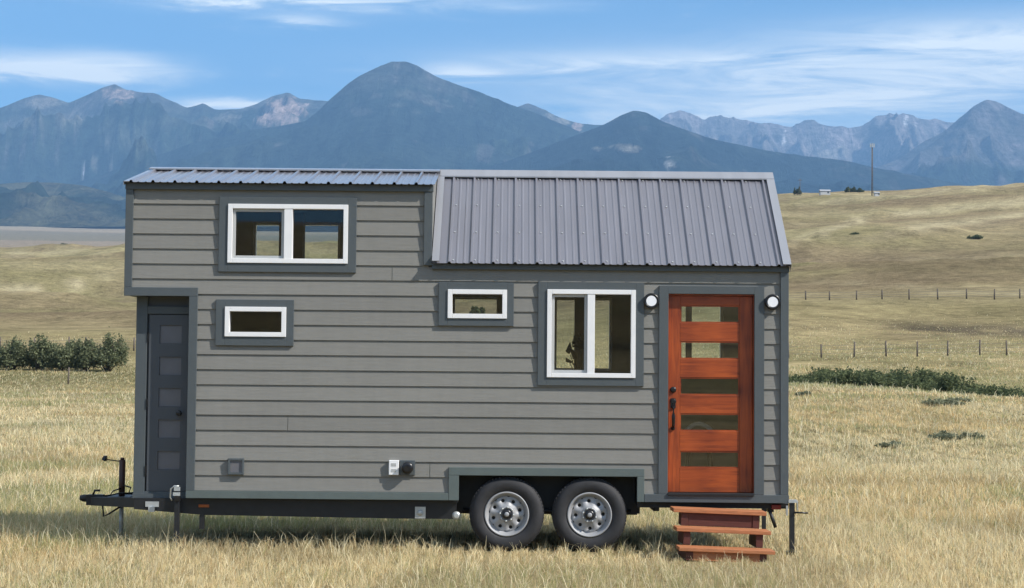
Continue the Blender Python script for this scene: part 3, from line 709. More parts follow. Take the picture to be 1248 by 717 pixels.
# dormer cheeks where the loft stands proud of the lower roof
gable('dormer_cheek', -.872, -.845, [(0.0, 2.96), (1.25, 4.03), (2.5, 2.96), (2.5, 3.79), (1.25, RIDZ-.01), (0.0, 3.79)])
# floors, loft deck, partitions
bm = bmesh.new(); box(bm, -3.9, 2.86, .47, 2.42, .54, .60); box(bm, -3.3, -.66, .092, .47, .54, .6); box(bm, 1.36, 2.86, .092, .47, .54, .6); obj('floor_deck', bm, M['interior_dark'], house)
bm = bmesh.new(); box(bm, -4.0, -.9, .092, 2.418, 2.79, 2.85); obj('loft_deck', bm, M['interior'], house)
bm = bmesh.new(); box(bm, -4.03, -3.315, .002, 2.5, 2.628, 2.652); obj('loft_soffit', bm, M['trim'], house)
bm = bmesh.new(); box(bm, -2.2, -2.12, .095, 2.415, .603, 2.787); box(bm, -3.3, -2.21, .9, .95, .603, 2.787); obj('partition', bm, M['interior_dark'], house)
bm = bmesh.new(); box(bm, -.40, .0, .092, .14, .3, .7); 
bm.free()
# kitchen counter and dark cupboard inside
bm = bmesh.new(); box(bm, -1.2, 1.05, .12, .70, .90, 1.46); obj('cabinet', bm, M['interior'], house)
bm = bmesh.new(); box(bm, -1.22, 1.07, .11, .72, 1.462, 1.50); obj('counter', bm, M['sash'], house)
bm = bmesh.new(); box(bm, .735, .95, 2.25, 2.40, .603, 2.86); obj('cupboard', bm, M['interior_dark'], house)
bm = bmesh.new(); box(bm, 2.05, 2.12, 2.43, 2.48, 1.98, 2.73); obj('mullion', bm, M['trim'], house)
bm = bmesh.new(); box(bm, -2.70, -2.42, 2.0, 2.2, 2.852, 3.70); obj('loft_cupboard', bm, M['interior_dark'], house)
# storage recess
bm = bmesh.new(); box(bm, -3.90, -3.315, .20, .24, .56, 2.626); obj('recess_wall', bm, M['storage'], house)
bm = bmesh.new(); box(bm, -3.315, -3.29, .093, .24, .50, 2.626); obj('recess_jamb', bm, M['trim'], house)
bm = bmesh.new(); box(bm, -3.95, -3.833, .155, .199, .54, 2.626); box(bm, -3.832, -3.316, .155, .199, 2.44, 2.52); box(bm, -3.832, -3.316, .155, .199, .54, .58); obj('recess_trim', bm, M['trim'], house, .003)
# storage door with six flat panels
bm = bmesh.new()
pz = [(2.318, 2.128), (1.99, 1.80), (1.636, 1.447), (1.30, 1.128), (.965, .768)]
pz = [(2.322, 2.13), (1.99, 1.798), (1.66, 1.468), (1.33, 1.138), (1.0, .808)]
pv = [(-3.70, -3.47, b, a) for a, b in pz]
for a, b, c, d in subdiv(-3.81, -3.40, .585, 2.43, pv): box(bm, a, b, .155, .198, c, d)
sd = obj('storage_door', bm, M['storage'], house)
for a, b, c, d in pv:
    bm = bmesh.new(); box(bm, a+.001, b-.001, .172, .19, c+.001, d-.001); obj('panel', bm, M['storpanel'], sd)
bm = bmesh.new(); tube(bm, [(-3.475, .155, 1.40), (-3.475, .11, 1.40)], .012); lathe(bm, [(.012, -.07), (.028, -.065), (.03, -.05), (.02, -.04)], (-3.475, .155+.0, 1.40)); obj('door_knob', bm, M['blackgloss'], sd)
for z in (2.2, 1.5, .8):
    bm = bmesh.new(); box(bm, -3.828, -3.812, .145, .153, z-.05, z+.05); obj('hinge', bm, M['blackgloss'], sd)

# trims
def frame(bm, x0, x1, z0, z1, w, y0, y1, wt=None, wb=None):
    wt = wt or w; wb = wb or w
    box(bm, x0, x0+w, y0, y1, z0, z1); box(bm, x1-w, x1, y0, y1, z0, z1)
    box(bm, x0+w, x1-w, y0, y1, z1-wt, z1); box(bm, x0+w, x1-w, y0, y1, z0, z0+wb)
T0 = -.038
for q in ((-4.045, -3.965, T0, 0, 2.712, 3.735), (-4.045, -3.275, T0, 0, 2.62, 2.7105), (-3.365, -3.275, T0, 0, .605, 2.6185),
          (-.925, -.838, T0, 0, 2.965, 3.735), (2.80, 2.885, T0, 0, .61, 2.925)):
    bm = bmesh.new(); box(bm, *q); obj('corner_board', bm, M['trim'], house, .003)
bm = bmesh.new(); box(bm, -4.05, -.83, -.046, -.001, 3.735, 3.80); obj('loft_fascia', bm, M['trim'], house, .003)
bm = bmesh.new(); box(bm, -.836, 2.89, -.046, -.001, 2.925, 2.975); obj('fascia', bm, M['trim'], house, .003)
bm = bmesh.new(); box(bm, -3.365, -.643, T0, 0, .525, .603); obj('sill_band', bm, M['sill'], house, .003)
bm = bmesh.new(); box(bm, -3.95, -3.367, .13, .199, .51, .558); obj('sill_band', bm, M['trim'], house)
bm = bmesh.new(); box(bm, 1.392, 2.89, T0-.002, 0, .525, .608); obj('sill_band', bm, M['trim'], house, .003)
bm = bmesh.new(); box(bm, -.64, 1.39, T0, 0, .785, .868); box(bm, -.64, -.535, T0, 0, .525, .783); box(bm, 1.315, 1.39, T0, 0, .525, .783); obj('wheel_arch_trim', bm, M['sill'], house, .003)
bm = bmesh.new(); box(bm, -.60, 1.35, .12, .45, .82, .86); box(bm, -.60, 1.35, .42, .46, .36, .82); box(bm, -.60, -.545, .0, .42, .50, .82); box(bm, 1.32, 1.35, .0, .42, .50, .82); box(bm, -.6,1.35,0.001,.12,.80,.83); obj('wheel_housing', bm, M['black'], house)

# windows
def window(x0, x1, z0, z1, trim, post=None, fixed=None):
    tx0, tx1, tz0, tz1 = trim
    bm = bmesh.new(); frame(bm, x0, x1, z0, z1, .048, -.052, .06)
    if post: box(bm, post[0], post[1], -.048, .05, z0+.048, z1-.048)
    w = obj('window', bm, M['white'], house, .003)
    bm = bmesh.new(); ww = .0
    a, b, c, d = tx0, tx1, tz0, tz1
    box(bm, a, x0-.001, T0, 0, c, d); box(bm, x1+.001, b, T0, 0, c, d); box(bm, x0-.001, x1+.001, T0, 0, z1+.001, d); box(bm, x0-.001, x1+.001, T0, 0, c, z0-.001)
    obj('window_trim', bm, M['trim'], w, .003)
    panes = [(x0+.05, x1-.05)] if not post else [(x0+.05, post[0]-.002), (post[1]+.002, x1-.05)]
    for i, (a, b) in enumerate(panes):
        if post and i == 0:
            bm = bmesh.new(); frame(bm, a, b, z0+.05, z1-.05, .028, -.022, .03); obj('sash', bm, M['sash'], w, .002); s = .028
        else: s = 0
        bm = bmesh.new(); y = .0 if i == 0 and post else .02
        v = [bm.verts.new(p) for p in ((a+s, y, z0+.05+s), (b-s, y, z0+.05+s), (b-s, y, z1-.05-s), (a+s, y, z1-.05-s))]; bm.faces.new(v)
        obj('glass', bm, M['glass'], w)
    return w
window(-2.972, -1.718, 2.973, 3.59, (-3.067, -1.63, 2.879, 3.665), (-2.385, -2.297))
window(-2.988, -2.35, 2.204, 2.515, (-3.084, -2.271, 2.11, 2.59))
window(-.669, -.052, 2.414, 2.716, (-.764, .02, 2.336, 2.79))
window(.368, 1.29, 1.808, 2.725, (.273, 1.378, 1.723, 2.80), (.787, .865))
# far side window openings: glass and frame
for a, b, c, d, v in BV[:4] and [(*q, 0) for q in BV[:4]]:
    bm = bmesh.new(); frame(bm, a, b, c, d, .03, 2.44, 2.53); w = obj('back_window', bm, M['white'], house)
    bm = bmesh.new(); vv = [bm.verts.new(p) for p in ((a+.03, 2.47, c+.03), (b-.03, 2.47, c+.03), (b-.03, 2.47, d-.03), (a+.03, 2.47, d-.03))]; bm.faces.new(vv); obj('glass', bm, M['glass'], w)

# entrance door
bm = bmesh.new()
box(bm, 1.534, 1.632, T0, 0, .61, 2.774); box(bm, 2.528, 2.631, T0, 0, .61, 2.774); box(bm, 1.632, 2.528, T0, 0, 2.69, 2.774)
obj('door_casing', bm, M['trim'], house, .003)
bm = bmesh.new(); box(bm, 1.601, 1.64, .001, .09, .61, 2.688); box(bm, 2.52, 2.559, .001, .09, .61, 2.688); box(bm, 1.64, 2.52, .001, .09, 2.675, 2.715); obj('door_jamb', bm, M['woodv'], house)
bm = bmesh.new(); box(bm, 1.633, 2.527, -.06, .095, .595, .624); obj('threshold', bm, M['black'], house, .004)
dz = [(2.574, 2.391), (2.197, 2.014), (1.821, 1.638), (1.445, 1.263), (1.054, .88)]
bm = bmesh.new()
D0, D1 = .038, .078
box(bm, 1.643, 1.76, D0, D1, .628, 2.672, 0); box(bm, 2.385, 2.517, D0, D1, .628, 2.672, 0)
zz = [2.672]+[v for p in dz for v in p]+[.628]
for i in range(0, len(zz), 2): box(bm, 1.761, 2.384, D0+.001, D1-.001, zz[i+1], zz[i], 1)
door = obj('door', bm, [M['woodv'], M['woodh']], house, .003)
for a, b in dz:
    bm = bmesh.new(); v = [bm.verts.new(p) for p in ((1.76, .06, b), (2.385, .06, b), (2.385, .06, a), (1.76, .06, a))]; bm.faces.new(v); obj('glass', bm, M['doorglass'], door)
    bm = bmesh.new(); frame(bm, 1.762, 2.383, b+.001, a-.001, .012, .045, .056); obj('glazing_bead', bm, M['woodh'], door)
bm = bmesh.new(); lathe(bm, [(.032, 0), (.032, -.018), (.024, -.026), (.012, -.028)], (1.69, D0-.001, 1.69), seg=24); obj('deadbolt', bm, M['blackgloss'], door)
bm = bmesh.new()
lathe(bm, [(.033, 0), (.033, -.012), (.02, -.02)], (1.69, D0-.001, 1.57), seg=20); box(bm, 1.664, 1.716, D0-.018, D0-.001, 1.50, 1.60)
tube(bm, [(1.69, D0-.01, 1.53), (1.69, D0-.06, 1.51), (1.69, D0-.065, 1.42), (1.69, D0-.05, 1.32), (1.69, D0-.01, 1.30)], [.016, .016, .019, .016, .016], 8)
lathe(bm, [(.022, 0), (.022, -.012), (.01, -.016)], (1.69, D0-.001, 1.29), seg=16); obj('handle', bm, M['blackgloss'], door)
# wall lamps
for x, z in ((1.452, 2.612), (2.715, 2.612)):
    bm = bmesh.new(); lathe(bm, [(.079, 0), (.082, -.04), (.080, -.056), (.060, -.060), (.055, -.035)], (x, -.012, z), seg=36); l = obj('wall_lamp', bm, M['blackgloss'], house)
    bm = bmesh.new(); lathe(bm, [(.054, -.03), (.054, -.057)], (x, -.012, z), seg=32); obj('lens', bm, M['lampwhite'], l)

# utility boxes
bm = bmesh.new(); frame(bm, -2.93, -2.765, .772, .94, .022, -.05, -.012); v = obj('vent', bm, M['trim'], house, .002)
bm = bmesh.new(); box(bm, -2.907, -2.788, -.035, -.014, .795, .917); obj('vent_flap', bm, M['storpanel'], v)
bm = bmesh.new(); box(bm, -1.262, -1.158, -.055, -.012, .782, .935); p = obj('outlet_cover', bm, M['white'], house, .006)
for z in (.83, .89):
    bm = bmesh.new(); box(bm, -1.235, -1.185, -.058, -.0555, z-.015, z+.015); obj('outlet_slot', bm, M['sash'], p)
bm = bmesh.new(); box(bm, -1.148, -.99, -.035, -.012, .782, .935); q = obj('power_inlet', bm, M['trim'], house, .004)
bm = bmesh.new(); lathe(bm, [(.062, 0), (.062, -.055), (.055, -.07), (.03, -.072)], (-1.068, -.036, .858), seg=28); obj('inlet_cap', bm, M['blackgloss'], q)

# roofs
def roof_sheet(name, x0, x1, e, r, first, pitch=.2286):
    """ribbed sheet from eave point e=(y,z) to ridge point r"""
    xs = [(x0, 0)]; k = first
    feats = []
    while k < x1-.03:
        feats.append((k, 1)); 
        for m_ in (.3333, .6667): feats.append((k+pitch*m_, 0))
        k += pitch
    for c, major in sorted(feats):
        hw, tw, h = (.021, .009, .022) if major else (.014, .007, .005)
        if c-hw <= xs[-1][0]+.002 or c+hw >= x1-.002: continue
        xs += [(c-hw, 0), (c-tw, h), (c+tw, h), (c+hw, 0)]
    xs.append((x1, 0))
    dy, dz_ = r[0]-e[0], r[1]-e[1]; ln = math.hypot(dy, dz_); ny, nz = -dz_/ln, dy/ln
    if nz < 0: ny, nz = -ny, -nz
    bm = bmesh.new(); rows = []
    for (y, z) in (e, r):
        rows.append([bm.verts.new((x, y+ny*h, z+nz*h)) for x, h in xs])
        rows.append([bm.verts.new((x, y-ny*.004+ny*h, z-nz*.004+nz*h)) for x, h in xs])
    n = len(xs)
    for i in range(n-1):
        bm.faces.new((rows[0][i], rows[0][i+1], rows[2][i+1], rows[2][i])); bm.faces.new((rows[1][i+1], rows[1][i], rows[3][i], rows[3][i+1]))
        bm.faces.new((rows[0][i+1], rows[0][i], rows[1][i], rows[1][i+1]))
    return obj(name, bm, M['roof'], house)
RZ = 4.085
roof_sheet('roof', -.83, 2.895, (-.10, 2.985), (1.24, RZ-.008), -.655)
roof_sheet('roof', -4.05, -.815, (-.10, 3.805), (1.24, RZ), -3.98)
def screws(x0, x1, e, r_, n, first):
    bm = bmesh.new(); dy, dz_ = r_[0]-e[0], r_[1]-e[1]; ln = math.hypot(dy, dz_); ny, nz = -dz_/ln, dy/ln
    for i in range(n):
        t = .03+.9*i/(n-1); k = first+.04
        while k < x1-.03:
            y, z = e[0]+dy*t+ny*.004, e[1]+dz_*t+nz*.004
            tube(bm, [(k, y-ny*.004, z-nz*.004), (k, y+ny*.004, z+nz*.004)], .008, 6)
            k += .2286
    o = obj('roof_screws', bm, M['zinc'], house); o['kind'] = 'stuff'
screws(-.83, 2.8, (-.10, 2.985), (1.24, RZ-.008), 4, -.655)
roof_sheet('back_roof', -.83, 2.895, (2.60, 2.985), (1.26, RZ-.008), -.655)
roof_sheet('back_roof', -4.05, -.815, (2.60, 3.805), (1.26, RZ), -3.98)
# roof decks below the sheets
bm = bmesh.new()
prism(bm, [(-.045, 2.985-.005), (1.25, RZ-.03), (2.545, 2.98), (2.545, 2.955), (1.25, RZ-.075), (-.045, 2.955)], 'x', -.836, 2.889)
obj('roof_deck', bm, M['trim'], house)
bm = bmesh.new()
prism(bm, [(-.045, 3.803), (1.25, RZ-.018), (2.545, 3.803), (2.545, 3.785), (1.25, RZ-.05), (-.045, 3.785)], 'x', -4.044, -.874)
obj('loft_roof_deck', bm, M['trim'], house)
def cap(name, x0, x1, slope, yw):
    bm = bmesh.new(); zt = RZ+.038
    pr = [(1.25-yw, zt-yw*slope-.014), (1.25-yw, zt-yw*slope), (1.25, zt), (1.25+yw, zt-yw*slope), (1.25+yw, zt-yw*slope-.014), (1.25+yw-.004, zt-yw*slope-.004), (1.25, zt-.006), (1.25-yw+.004, zt-yw*slope-.004)]
    prism(bm, pr, 'x', x0, x1); return obj(name, bm, M['cap'], house)
cap('ridge_cap', -.81, 2.90, .75, .11)
cap('ridge_cap', -4.04, -.812, .215, .13)
def rake(x0, x1, e, r, up=.026, down=.07):
    dy, dz_ = r[0]-e[0], r[1]-e[1]; ln = math.hypot(dy, dz_); ny, nz = (-dz_/ln, dy/ln)
    if nz < 0: ny, nz = -ny, -nz
    bm = bmesh.new()
    prism(bm, [(e[0]+ny*up, e[1]+nz*up), (r[0]+ny*up, r[1]+nz*up), (r[0]+ny*(up-.006), r[1]+nz*(up-.006)), (e[0]+ny*(up-.006), e[1]+nz*(up-.006))], 'x', x0, x1)
    xa = x1 if x1 > 0 or x0 > -1 else x0-.004
    prism(bm, [(e[0]+ny*up, e[1]+nz*up), (r[0]+ny*up, r[1]+nz*up), (r[0]-ny*down, r[1]-nz*down), (e[0]-ny*down, e[1]-nz*down)], 'x', xa, xa+.004)
    obj('rake_trim', bm, M['cap'], house)
rake(2.815, 2.897, (-.105, 2.983), (1.23, RZ-.012)); rake(2.815, 2.897, (2.605, 2.983), (1.27, RZ-.012))
rake(-4.054, -4.0, (-.103, 3.803), (1.2, RZ-.012), up=.010, down=.03)
# light flashing against the dormer cheek
bm = bmesh.new(); dy, dz_ = 1.34, RZ-.008-2.985; ln = math.hypot(dy, dz_); ny, nz = -dz_/ln, dy/ln
prism(bm, [(-.10+ny*.03, 2.985+nz*.03), (1.2+ny*.03, 2.985+1.3*dz_/dy+nz*.03), (1.2+ny*.024, 2.985+1.3*dz_/dy+nz*.024), (-.10+ny*.024, 2.985+nz*.024)], 'x', -.835, -.76)
obj('flashing', bm, M['cap'], house)

# ---- trailer
bm = bmesh.new()
for y in (.07, 2.35):
    prism(bm, [(-3.92, .40), (-3.2, .345), (-1.2, .325), (-.56, .325), (-.56, .515), (-3.92, .515)], 'y', y, y+.08)
    box(bm, -.56, 1.38, y+.40 if y < 1 else y-.3, y+.46 if y < 1 else y-.24, .37, .515)
    box(bm, 1.32, 2.90, y, y+.08, .462, .515)
for x in (-3.7, -3.0, -2.3, -1.6, -.9, 1.5, 2.1, 2.7): box(bm, x, x+.06, .152, 2.348, .42, .514)
obj('trailer_frame', bm, M['black'], house)
bm = bmesh.new(); box(bm, -3.9, -.6, .16, 2.3, .40, .515); obj('underbelly', bm, M['dark'], house)
# A-frame tongue
bm = bmesh.new()
for s in (-1, 1):
    y0, y1 = 1.25+s*.98, 1.25+s*.06
    for (w) in (.035,):
        v = [bm.verts.new(p) for p in ((-3.85, y0-w, .40), (-3.85, y0+w, .40), (-3.85, y0+w, .512), (-3.85, y0-w, .512), (-4.62, y1-w, .36), (-4.62, y1+w, .36), (-4.62, y1+w, .45), (-4.62, y1-w, .45))]
        for f in ((0,1,2,3),(7,6,5,4),(0,4,5,1),(1,5,6,2),(2,6,7,3),(3,7,4,0)): bm.faces.new([v[i] for i in f])
box(bm, -4.42, -4.18, 1.0, 1.5, .452, .462)
obj('tongue', bm, M['black'], house)
bm = bmesh.new()
box(bm, -4.68, -4.50, 1.19, 1.31, .36, .475); tube(bm, [(-4.64, 1.25, .43), (-4.72, 1.25, .435), (-4.76, 1.25, .44)], [.04, .042, .028], 10)
tube(bm, [(-4.62, 1.25, .47), (-4.60, 1.25, .52), (-4.54, 1.25, .52)], .014, 6); tube(bm, [(-4.5, 1.2, .36), (-4.48, 1.18, .24), (-4.42, 1.2, .27), (-4.30, 1.2, .35)], .012, 6)
obj('coupler', bm, M['black'], house)
bm = bmesh.new(); tube(bm, [(-4.30, 1.25, .34), (-4.30, 1.25, .86)], .035, 14); tube(bm, [(-4.30, 1.25, .86), (-4.30, 1.25, .885)], .022, 10)
j = obj('tongue_jack', bm, simple('jack_paint', (.05, .018, .014), .45), house)
bm = bmesh.new(); tube(bm, [(-4.30, 1.25, .03), (-4.30, 1.25, .36)], .024, 10); box(bm, -4.37, -4.23, 1.18, 1.32, .0, .03); obj('jack_foot', bm, M['zinc'], j)
bm = bmesh.new(); tube(bm, [(-4.30, 1.25, .84), (-4.48, 1.22, .865)], .007, 6); tube(bm, [(-4.48, 1.22, .86), (-4.485, 1.14, .875)], .02, 8); tube(bm, [(-4.5, 1.2, .885), (-4.46, 1.2, .885)], .022, 8); obj('crank', bm, M['blackgloss'], j)
bm = bmesh.new(); tube(bm, [(-4.3, 1.2, .55), (-4.38, 1.18, .52), (-4.42, 1.2, .47), (-4.3, 1.15, .50), (-4.2, 1.15, .50), (-4.19, 1.2, .56), (-4.27, 1.2, .58)], .009, 6); obj('cable', bm, M['blackgloss'], j)
bm = bmesh.new(); box(bm, -3.80, -3.66, .06, .069, .425, .48); box(bm, -3.765, -3.70, .04, .069, .375, .43); obj('junction_box', bm, M['zinc'], house)
bm = bmesh.new(); box(bm, -3.245, -3.135, .055, .069, .425, .455); obj('marker_light', bm, M['amber'], house, .004)
# front stabiliser
bm = bmesh.new(); box(bm, -3.478, -3.428, -.045, .005, .03, .53); box(bm, -3.53, -3.37, -.08, .04, .0, .03); st = obj('stabiliser', bm, M['black'], house)
bm = bmesh.new(); box(bm, -3.49, -3.42, -.075, -.046, .55, .585); box(bm, -3.48, -3.42, -.075, -.046, .60, .64); tube(bm, [(-3.50, -.06, .50), (-3.52, -.06, .53), (-3.515, -.06, .62), (-3.48, -.06, .65), (-3.43, -.06, .65)], .009, 6); obj('bracket', bm, M['zinc'], st)
bm = bmesh.new(); box(bm, -3.475, -3.415, -.082, -.047, .50, .548); obj('clamp', bm, M['blackgloss'], st)
bm = bmesh.new(); box(bm, -3.235, -3.185, .06, .11, .20, .345); obj('support_stub', bm, M['black'], house)
# rear stabiliser
bm = bmesh.new(); box(bm, 2.90, 2.95, -.03, .02, .03, .53); box(bm, 2.86, 2.99, -.07, .06, .0, .03); st = obj('stabiliser', bm, M['black'], house)
bm = bmesh.new(); box(bm, 2.885, 2.975, -.045, .03, .531, .56); box(bm, 2.976, 2.984, -.03, .02, .45, .55); box(bm, 2.862, 2.878, -.036, .0, .40, .50); obj('bracket', bm, M['zinc'], st)
bm = bmesh.new(); tube(bm, [(2.955, -.01, .43), (3.09, -.01, .425)], .010, 6); tube(bm, [(2.955, -.01, .43), (2.955, -.05, .43)], .012, 6); obj('crank', bm, M['blackgloss'], st)
bm = bmesh.new(); box(bm, 2.62, 2.66, .02, .06, .2, .461); tube(bm, [(2.70, .03, .44), (2.76, .03, .27)], .018, 6); obj('support_stub', bm, M['black'], house)
bm = bmesh.new(); box(bm, 2.72, 2.82, .03, .069, .455, .505); obj('tail_light', bm, M['red'], house, .005)
bm = bmesh.new(); box(bm, -.99, -.88, .052, .069, .33, .45); lathe(bm, [(.03, 0), (.03, -.01), (.012, -.014)], (-.935, .051, .39), seg=16); obj('gusset', bm, M['zinc'], house)
bm = bmesh.new(); box(bm, -.70, -.62, .09, .12, .36, .46); box(bm, -.70, -.55, .085, .12, .33, .36); lathe(bm, [(.045, 0), (.045, -.02), (.02, -.03)], (-.56, .09, .36), seg=16); obj('spring_hanger', bm, M['zinc'], house)
bm = bmesh.new()
for x in (-.035, .825): tube(bm, [(x, .3, .384), (x, 2.2, .384)], .04, 10); 
for y in (.40, 2.0):
    tube(bm, [(-.5, y, .40), (-.035, y, .30), (.395, y, .40), (.825, y, .30), (1.28, y, .40)], .03, 6)
obj('axle', bm, M['black'], house)
# wheels
def wheel_parts():
    w = None
    bm = bmesh.new()
    prof = [(.232, .02), (.24, .0), (.262, -.012), (.30, -.022), (.34, -.018), (.366, .0), (.384, .03), (.389, .06), (.389, .17), (.384, .20), (.366, .235), (.30, .25), (.24, .24), (.232, .2)]
    lathe(bm, prof, (0, 0, 0), seg=64, close=True)
    # tread grooves and shoulder blocks
    for k in range(64):
        t = 2*math.pi*k/64; r0 = .386
        m_ = Matrix.Rotation(t, 4, 'Y')
        bx = bmesh.ops.create_cube(bm, size=1, matrix=m_ @ Matrix.Translation((0, .042, r0-.006)) @ Matrix.Diagonal((.020, .05, .016, 1)))
    tyre_me = obj('tyre', bm, M['rubber'])
    bm = bmesh.new()
    # rim barrel and lip
    lathe(bm, [(.233, .03), (.233, .0), (.226, -.008), (.216, -.004), (.206, .02), (.200, .05), (.185, .055), (.182, .19), (.233, .2)], (0, 0, 0), seg=64, close=True)
    # disc with round holes
    nh = 8; r_in, r_mid, r_out = .085, .142, .184; hr = .0185; K = 24
    for h_ in range(nh):
        tc_ = 2*math.pi*(h_+.5)/nh; half = math.pi/nh
        cx_, cy_ = 0, r_mid
        inner, innb, outer = [], [], []
        for k in range(K):
            a = 2*math.pi*k/K; du, dv = math.cos(a), math.sin(a)
            su = (half*r_mid)/max(abs(du), 1e-6); sv = ((r_out-r_mid) if dv > 0 else (r_mid-r_in))/max(abs(dv), 1e-6)
            s = min(su, sv); uu, vv = du*s, dv*s
            def P(u, v, y): 
                th = tc_+u/r_mid; r = r_mid+v; return (r*math.cos(th), y, r*math.sin(th))
            yy = lambda v: .035+.012*((v+.03)/.06)
            outer.append(bm.verts.new(P(uu, vv, .038+.02*(vv/.045)))); inner.append(bm.verts.new(P(du*hr, dv*hr, .034))); innb.append(bm.verts.new(P(du*hr, dv*hr, .05)))
        for k in range(K):
            f = bm.faces.new((outer[k], outer[(k+1)%K], inner[(k+1)%K], inner[k])); f.smooth = True
            bm.faces.new((inner[k], inner[(k+1)%K], innb[(k+1)%K], innb[k]))
    bmesh.ops.remove_doubles(bm, verts=bm.verts, dist=.0006)
    lathe(bm, [(.088, .022), (.08, .004), (.06, .0), (.055, .03)], (0, 0, 0), seg=40)
    rim_me = obj('rim', bm, M['rim'])
    bm = bmesh.new(); lathe(bm, [(.198, .07), (.198, .075)], (0, 0, 0), seg=40); drum = obj('brake_drum', bm, M['black'])
    bm = bmesh.new(); lathe(bm, [(.050, .01), (.050, -.02), (.044, -.03), (.03, -.034)], (0, 0, 0), seg=28, mi=0); lathe(bm, [(.024, -.030), (.024, -.045), (.016, -.05), (.004, -.05)], (0, 0, 0), seg=20, mi=1); hub = obj('hub', bm, [M['blackgloss'], M['rim']])
    bm = bmesh.new()
    for k in range(8):
        t = 2*math.pi*k/8; lathe(bm, [(.011, .004), (.011, -.02), (.006, -.026)], (.0705*math.cos(t), 0, .0705*math.sin(t)), seg=6)
    nuts = obj('lug_nuts', bm, M['zinc'])
    return [rim_me, tyre_me, drum, hub, nuts]
wp = wheel_parts()
wp[0].name = 'wheel'; wp[0].data.name = 'wheel'; wp[0].parent = house
for c in wp[1:]: c.parent = wp[0]
for i, (x, y, rz, ry) in enumerate(((-.035, -.0, 0, .1), (.825, .0, 0, .35), (-.035, 2.5, math.pi, 0), (.825, 2.5, math.pi, .2))):
    we = wp[0] if i == 0 else copy_tree(wp[0], house)
    we.location = (x, y, .386); we.rotation_euler = (0, ry, rz)

# ------------------------------------------------------------------ steps
steps = empty('wooden_steps', (2.12, -.12, 0), (0, R(2.0), R(1.2)))
tag(steps, 'reddish stained wooden steps with three treads below the entrance door', 'steps')
def sbox(name, x0, x1, y0, y1, z0, z1, m, bev=.004):
    bm = bmesh.new(); box(bm, x0, x1, y0, y1, z0, z1); return obj(name, bm, m, steps, bev)
sbox('tread', -.485, .465, -.30, .02, .435, .475, M['step'])
sbox('tread', -.475, .475, -.56, -.262, .262, .300, M['step'])
sbox('tread', -.475, .475, -.84, -.54, .092, .128, M['step'])
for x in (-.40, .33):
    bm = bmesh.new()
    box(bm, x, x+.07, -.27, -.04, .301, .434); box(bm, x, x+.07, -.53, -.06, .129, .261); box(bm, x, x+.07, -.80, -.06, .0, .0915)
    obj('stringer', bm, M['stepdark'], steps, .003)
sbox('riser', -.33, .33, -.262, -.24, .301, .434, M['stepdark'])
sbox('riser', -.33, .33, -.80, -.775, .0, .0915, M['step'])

# ------------------------------------------------------------------ things inside
pl = empty('potted_plant', (.72, .42, 1.501)); tag(pl, 'dark leafy potted plant behind the tall double window', 'potted plant')
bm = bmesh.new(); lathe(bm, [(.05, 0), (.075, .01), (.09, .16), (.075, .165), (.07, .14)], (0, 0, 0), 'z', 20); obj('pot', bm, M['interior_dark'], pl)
bm = bmesh.new(); rs = random.Random(3)
for k in range(26):
    a = rs.uniform(0, 6.28); t = rs.uniform(.25, 1.0); ln = rs.uniform(.12, .2)
    tip = Vector((math.cos(a)*ln*t, math.sin(a)*ln*t, .3+rs.uniform(.1, .42)))
    tube(bm, [(0, 0, .13), (tip.x*.4, tip.y*.4, tip.z*.7), tuple(tip)], [.006, .005, .003], 4)
    s = .085; n_ = Vector((rs.uniform(-1, 1), rs.uniform(-1, 1), rs.uniform(0, 1))).normalized(); b_ = n_.cross(Vector((0, 0, 1))).normalized()*s*.5; a_ = n_*s
    bm.faces.new([bm.verts.new(tip+q) for q in (-a_*.4, b_, a_*1.3, -b_)])
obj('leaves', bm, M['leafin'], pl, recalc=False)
ch = empty('chair', (2.04, .75, .60)); tag(ch, 'white chair with a curved hoop back behind the door glass', 'chair')
bm = bmesh.new(); lathe(bm, [(.20, .43), (.22, .44), (.22, .46), (.05, .465)], (0, 0, 0), 'z', 28); obj('seat', bm, M['white'], ch)
bm = bmesh.new(); tube(bm, [(.20*math.cos(t), .05, .46+.26*math.sin(t)) for t in [math.pi*k/16 for k in range(17)]], .024, 8); obj('back_hoop', bm, M['white'], ch)
for a in (.8, 2.4, 3.9, 5.5):
    bm = bmesh.new(); tube(bm, [(.15*math.cos(a), .15*math.sin(a), .43), (.21*math.cos(a), .21*math.sin(a), 0)], .014, 8); obj('leg', bm, M['black'], ch)

# ------------------------------------------------------------------ sky, sun, haze
SUN = Vector((1, -.45, .92)).normalized(); EL = math.asin(SUN.z); AZ = math.atan2(SUN.x, SUN.y)
w = bpy.data.worlds.new('World'); scn.world = w; w.use_nodes = True; nt = w.node_tree; nt.nodes.clear()
out = N(nt, 'ShaderNodeOutputWorld'); bg = N(nt, 'ShaderNodeBackground', Strength=.09)
sky = N(nt, 'ShaderNodeTexSky', _sky_type='NISHITA'); sky.sun_disc = False; sky.sun_elevation = EL; sky.sun_rotation = AZ
sky.altitude = 1800; sky.air_density = 1.0; sky.dust_density = .3; sky.ozone_density = 2.0
tc = N(nt, 'ShaderNodeTexCoord'); sp = N(nt, 'ShaderNodeSeparateXYZ'); L(nt, tc.outputs['Generated'], sp.inputs[0])
def mth(op, a, b=None, c=None):
    n = N(nt, 'ShaderNodeMath', _operation=op)
    for i, v in enumerate((a, b, c)):
        if v is None: continue
        if isinstance(v, (int, float)): n.inputs[i].default_value = v
        else: L(nt, v, n.inputs[i])
    return n.outputs[0]
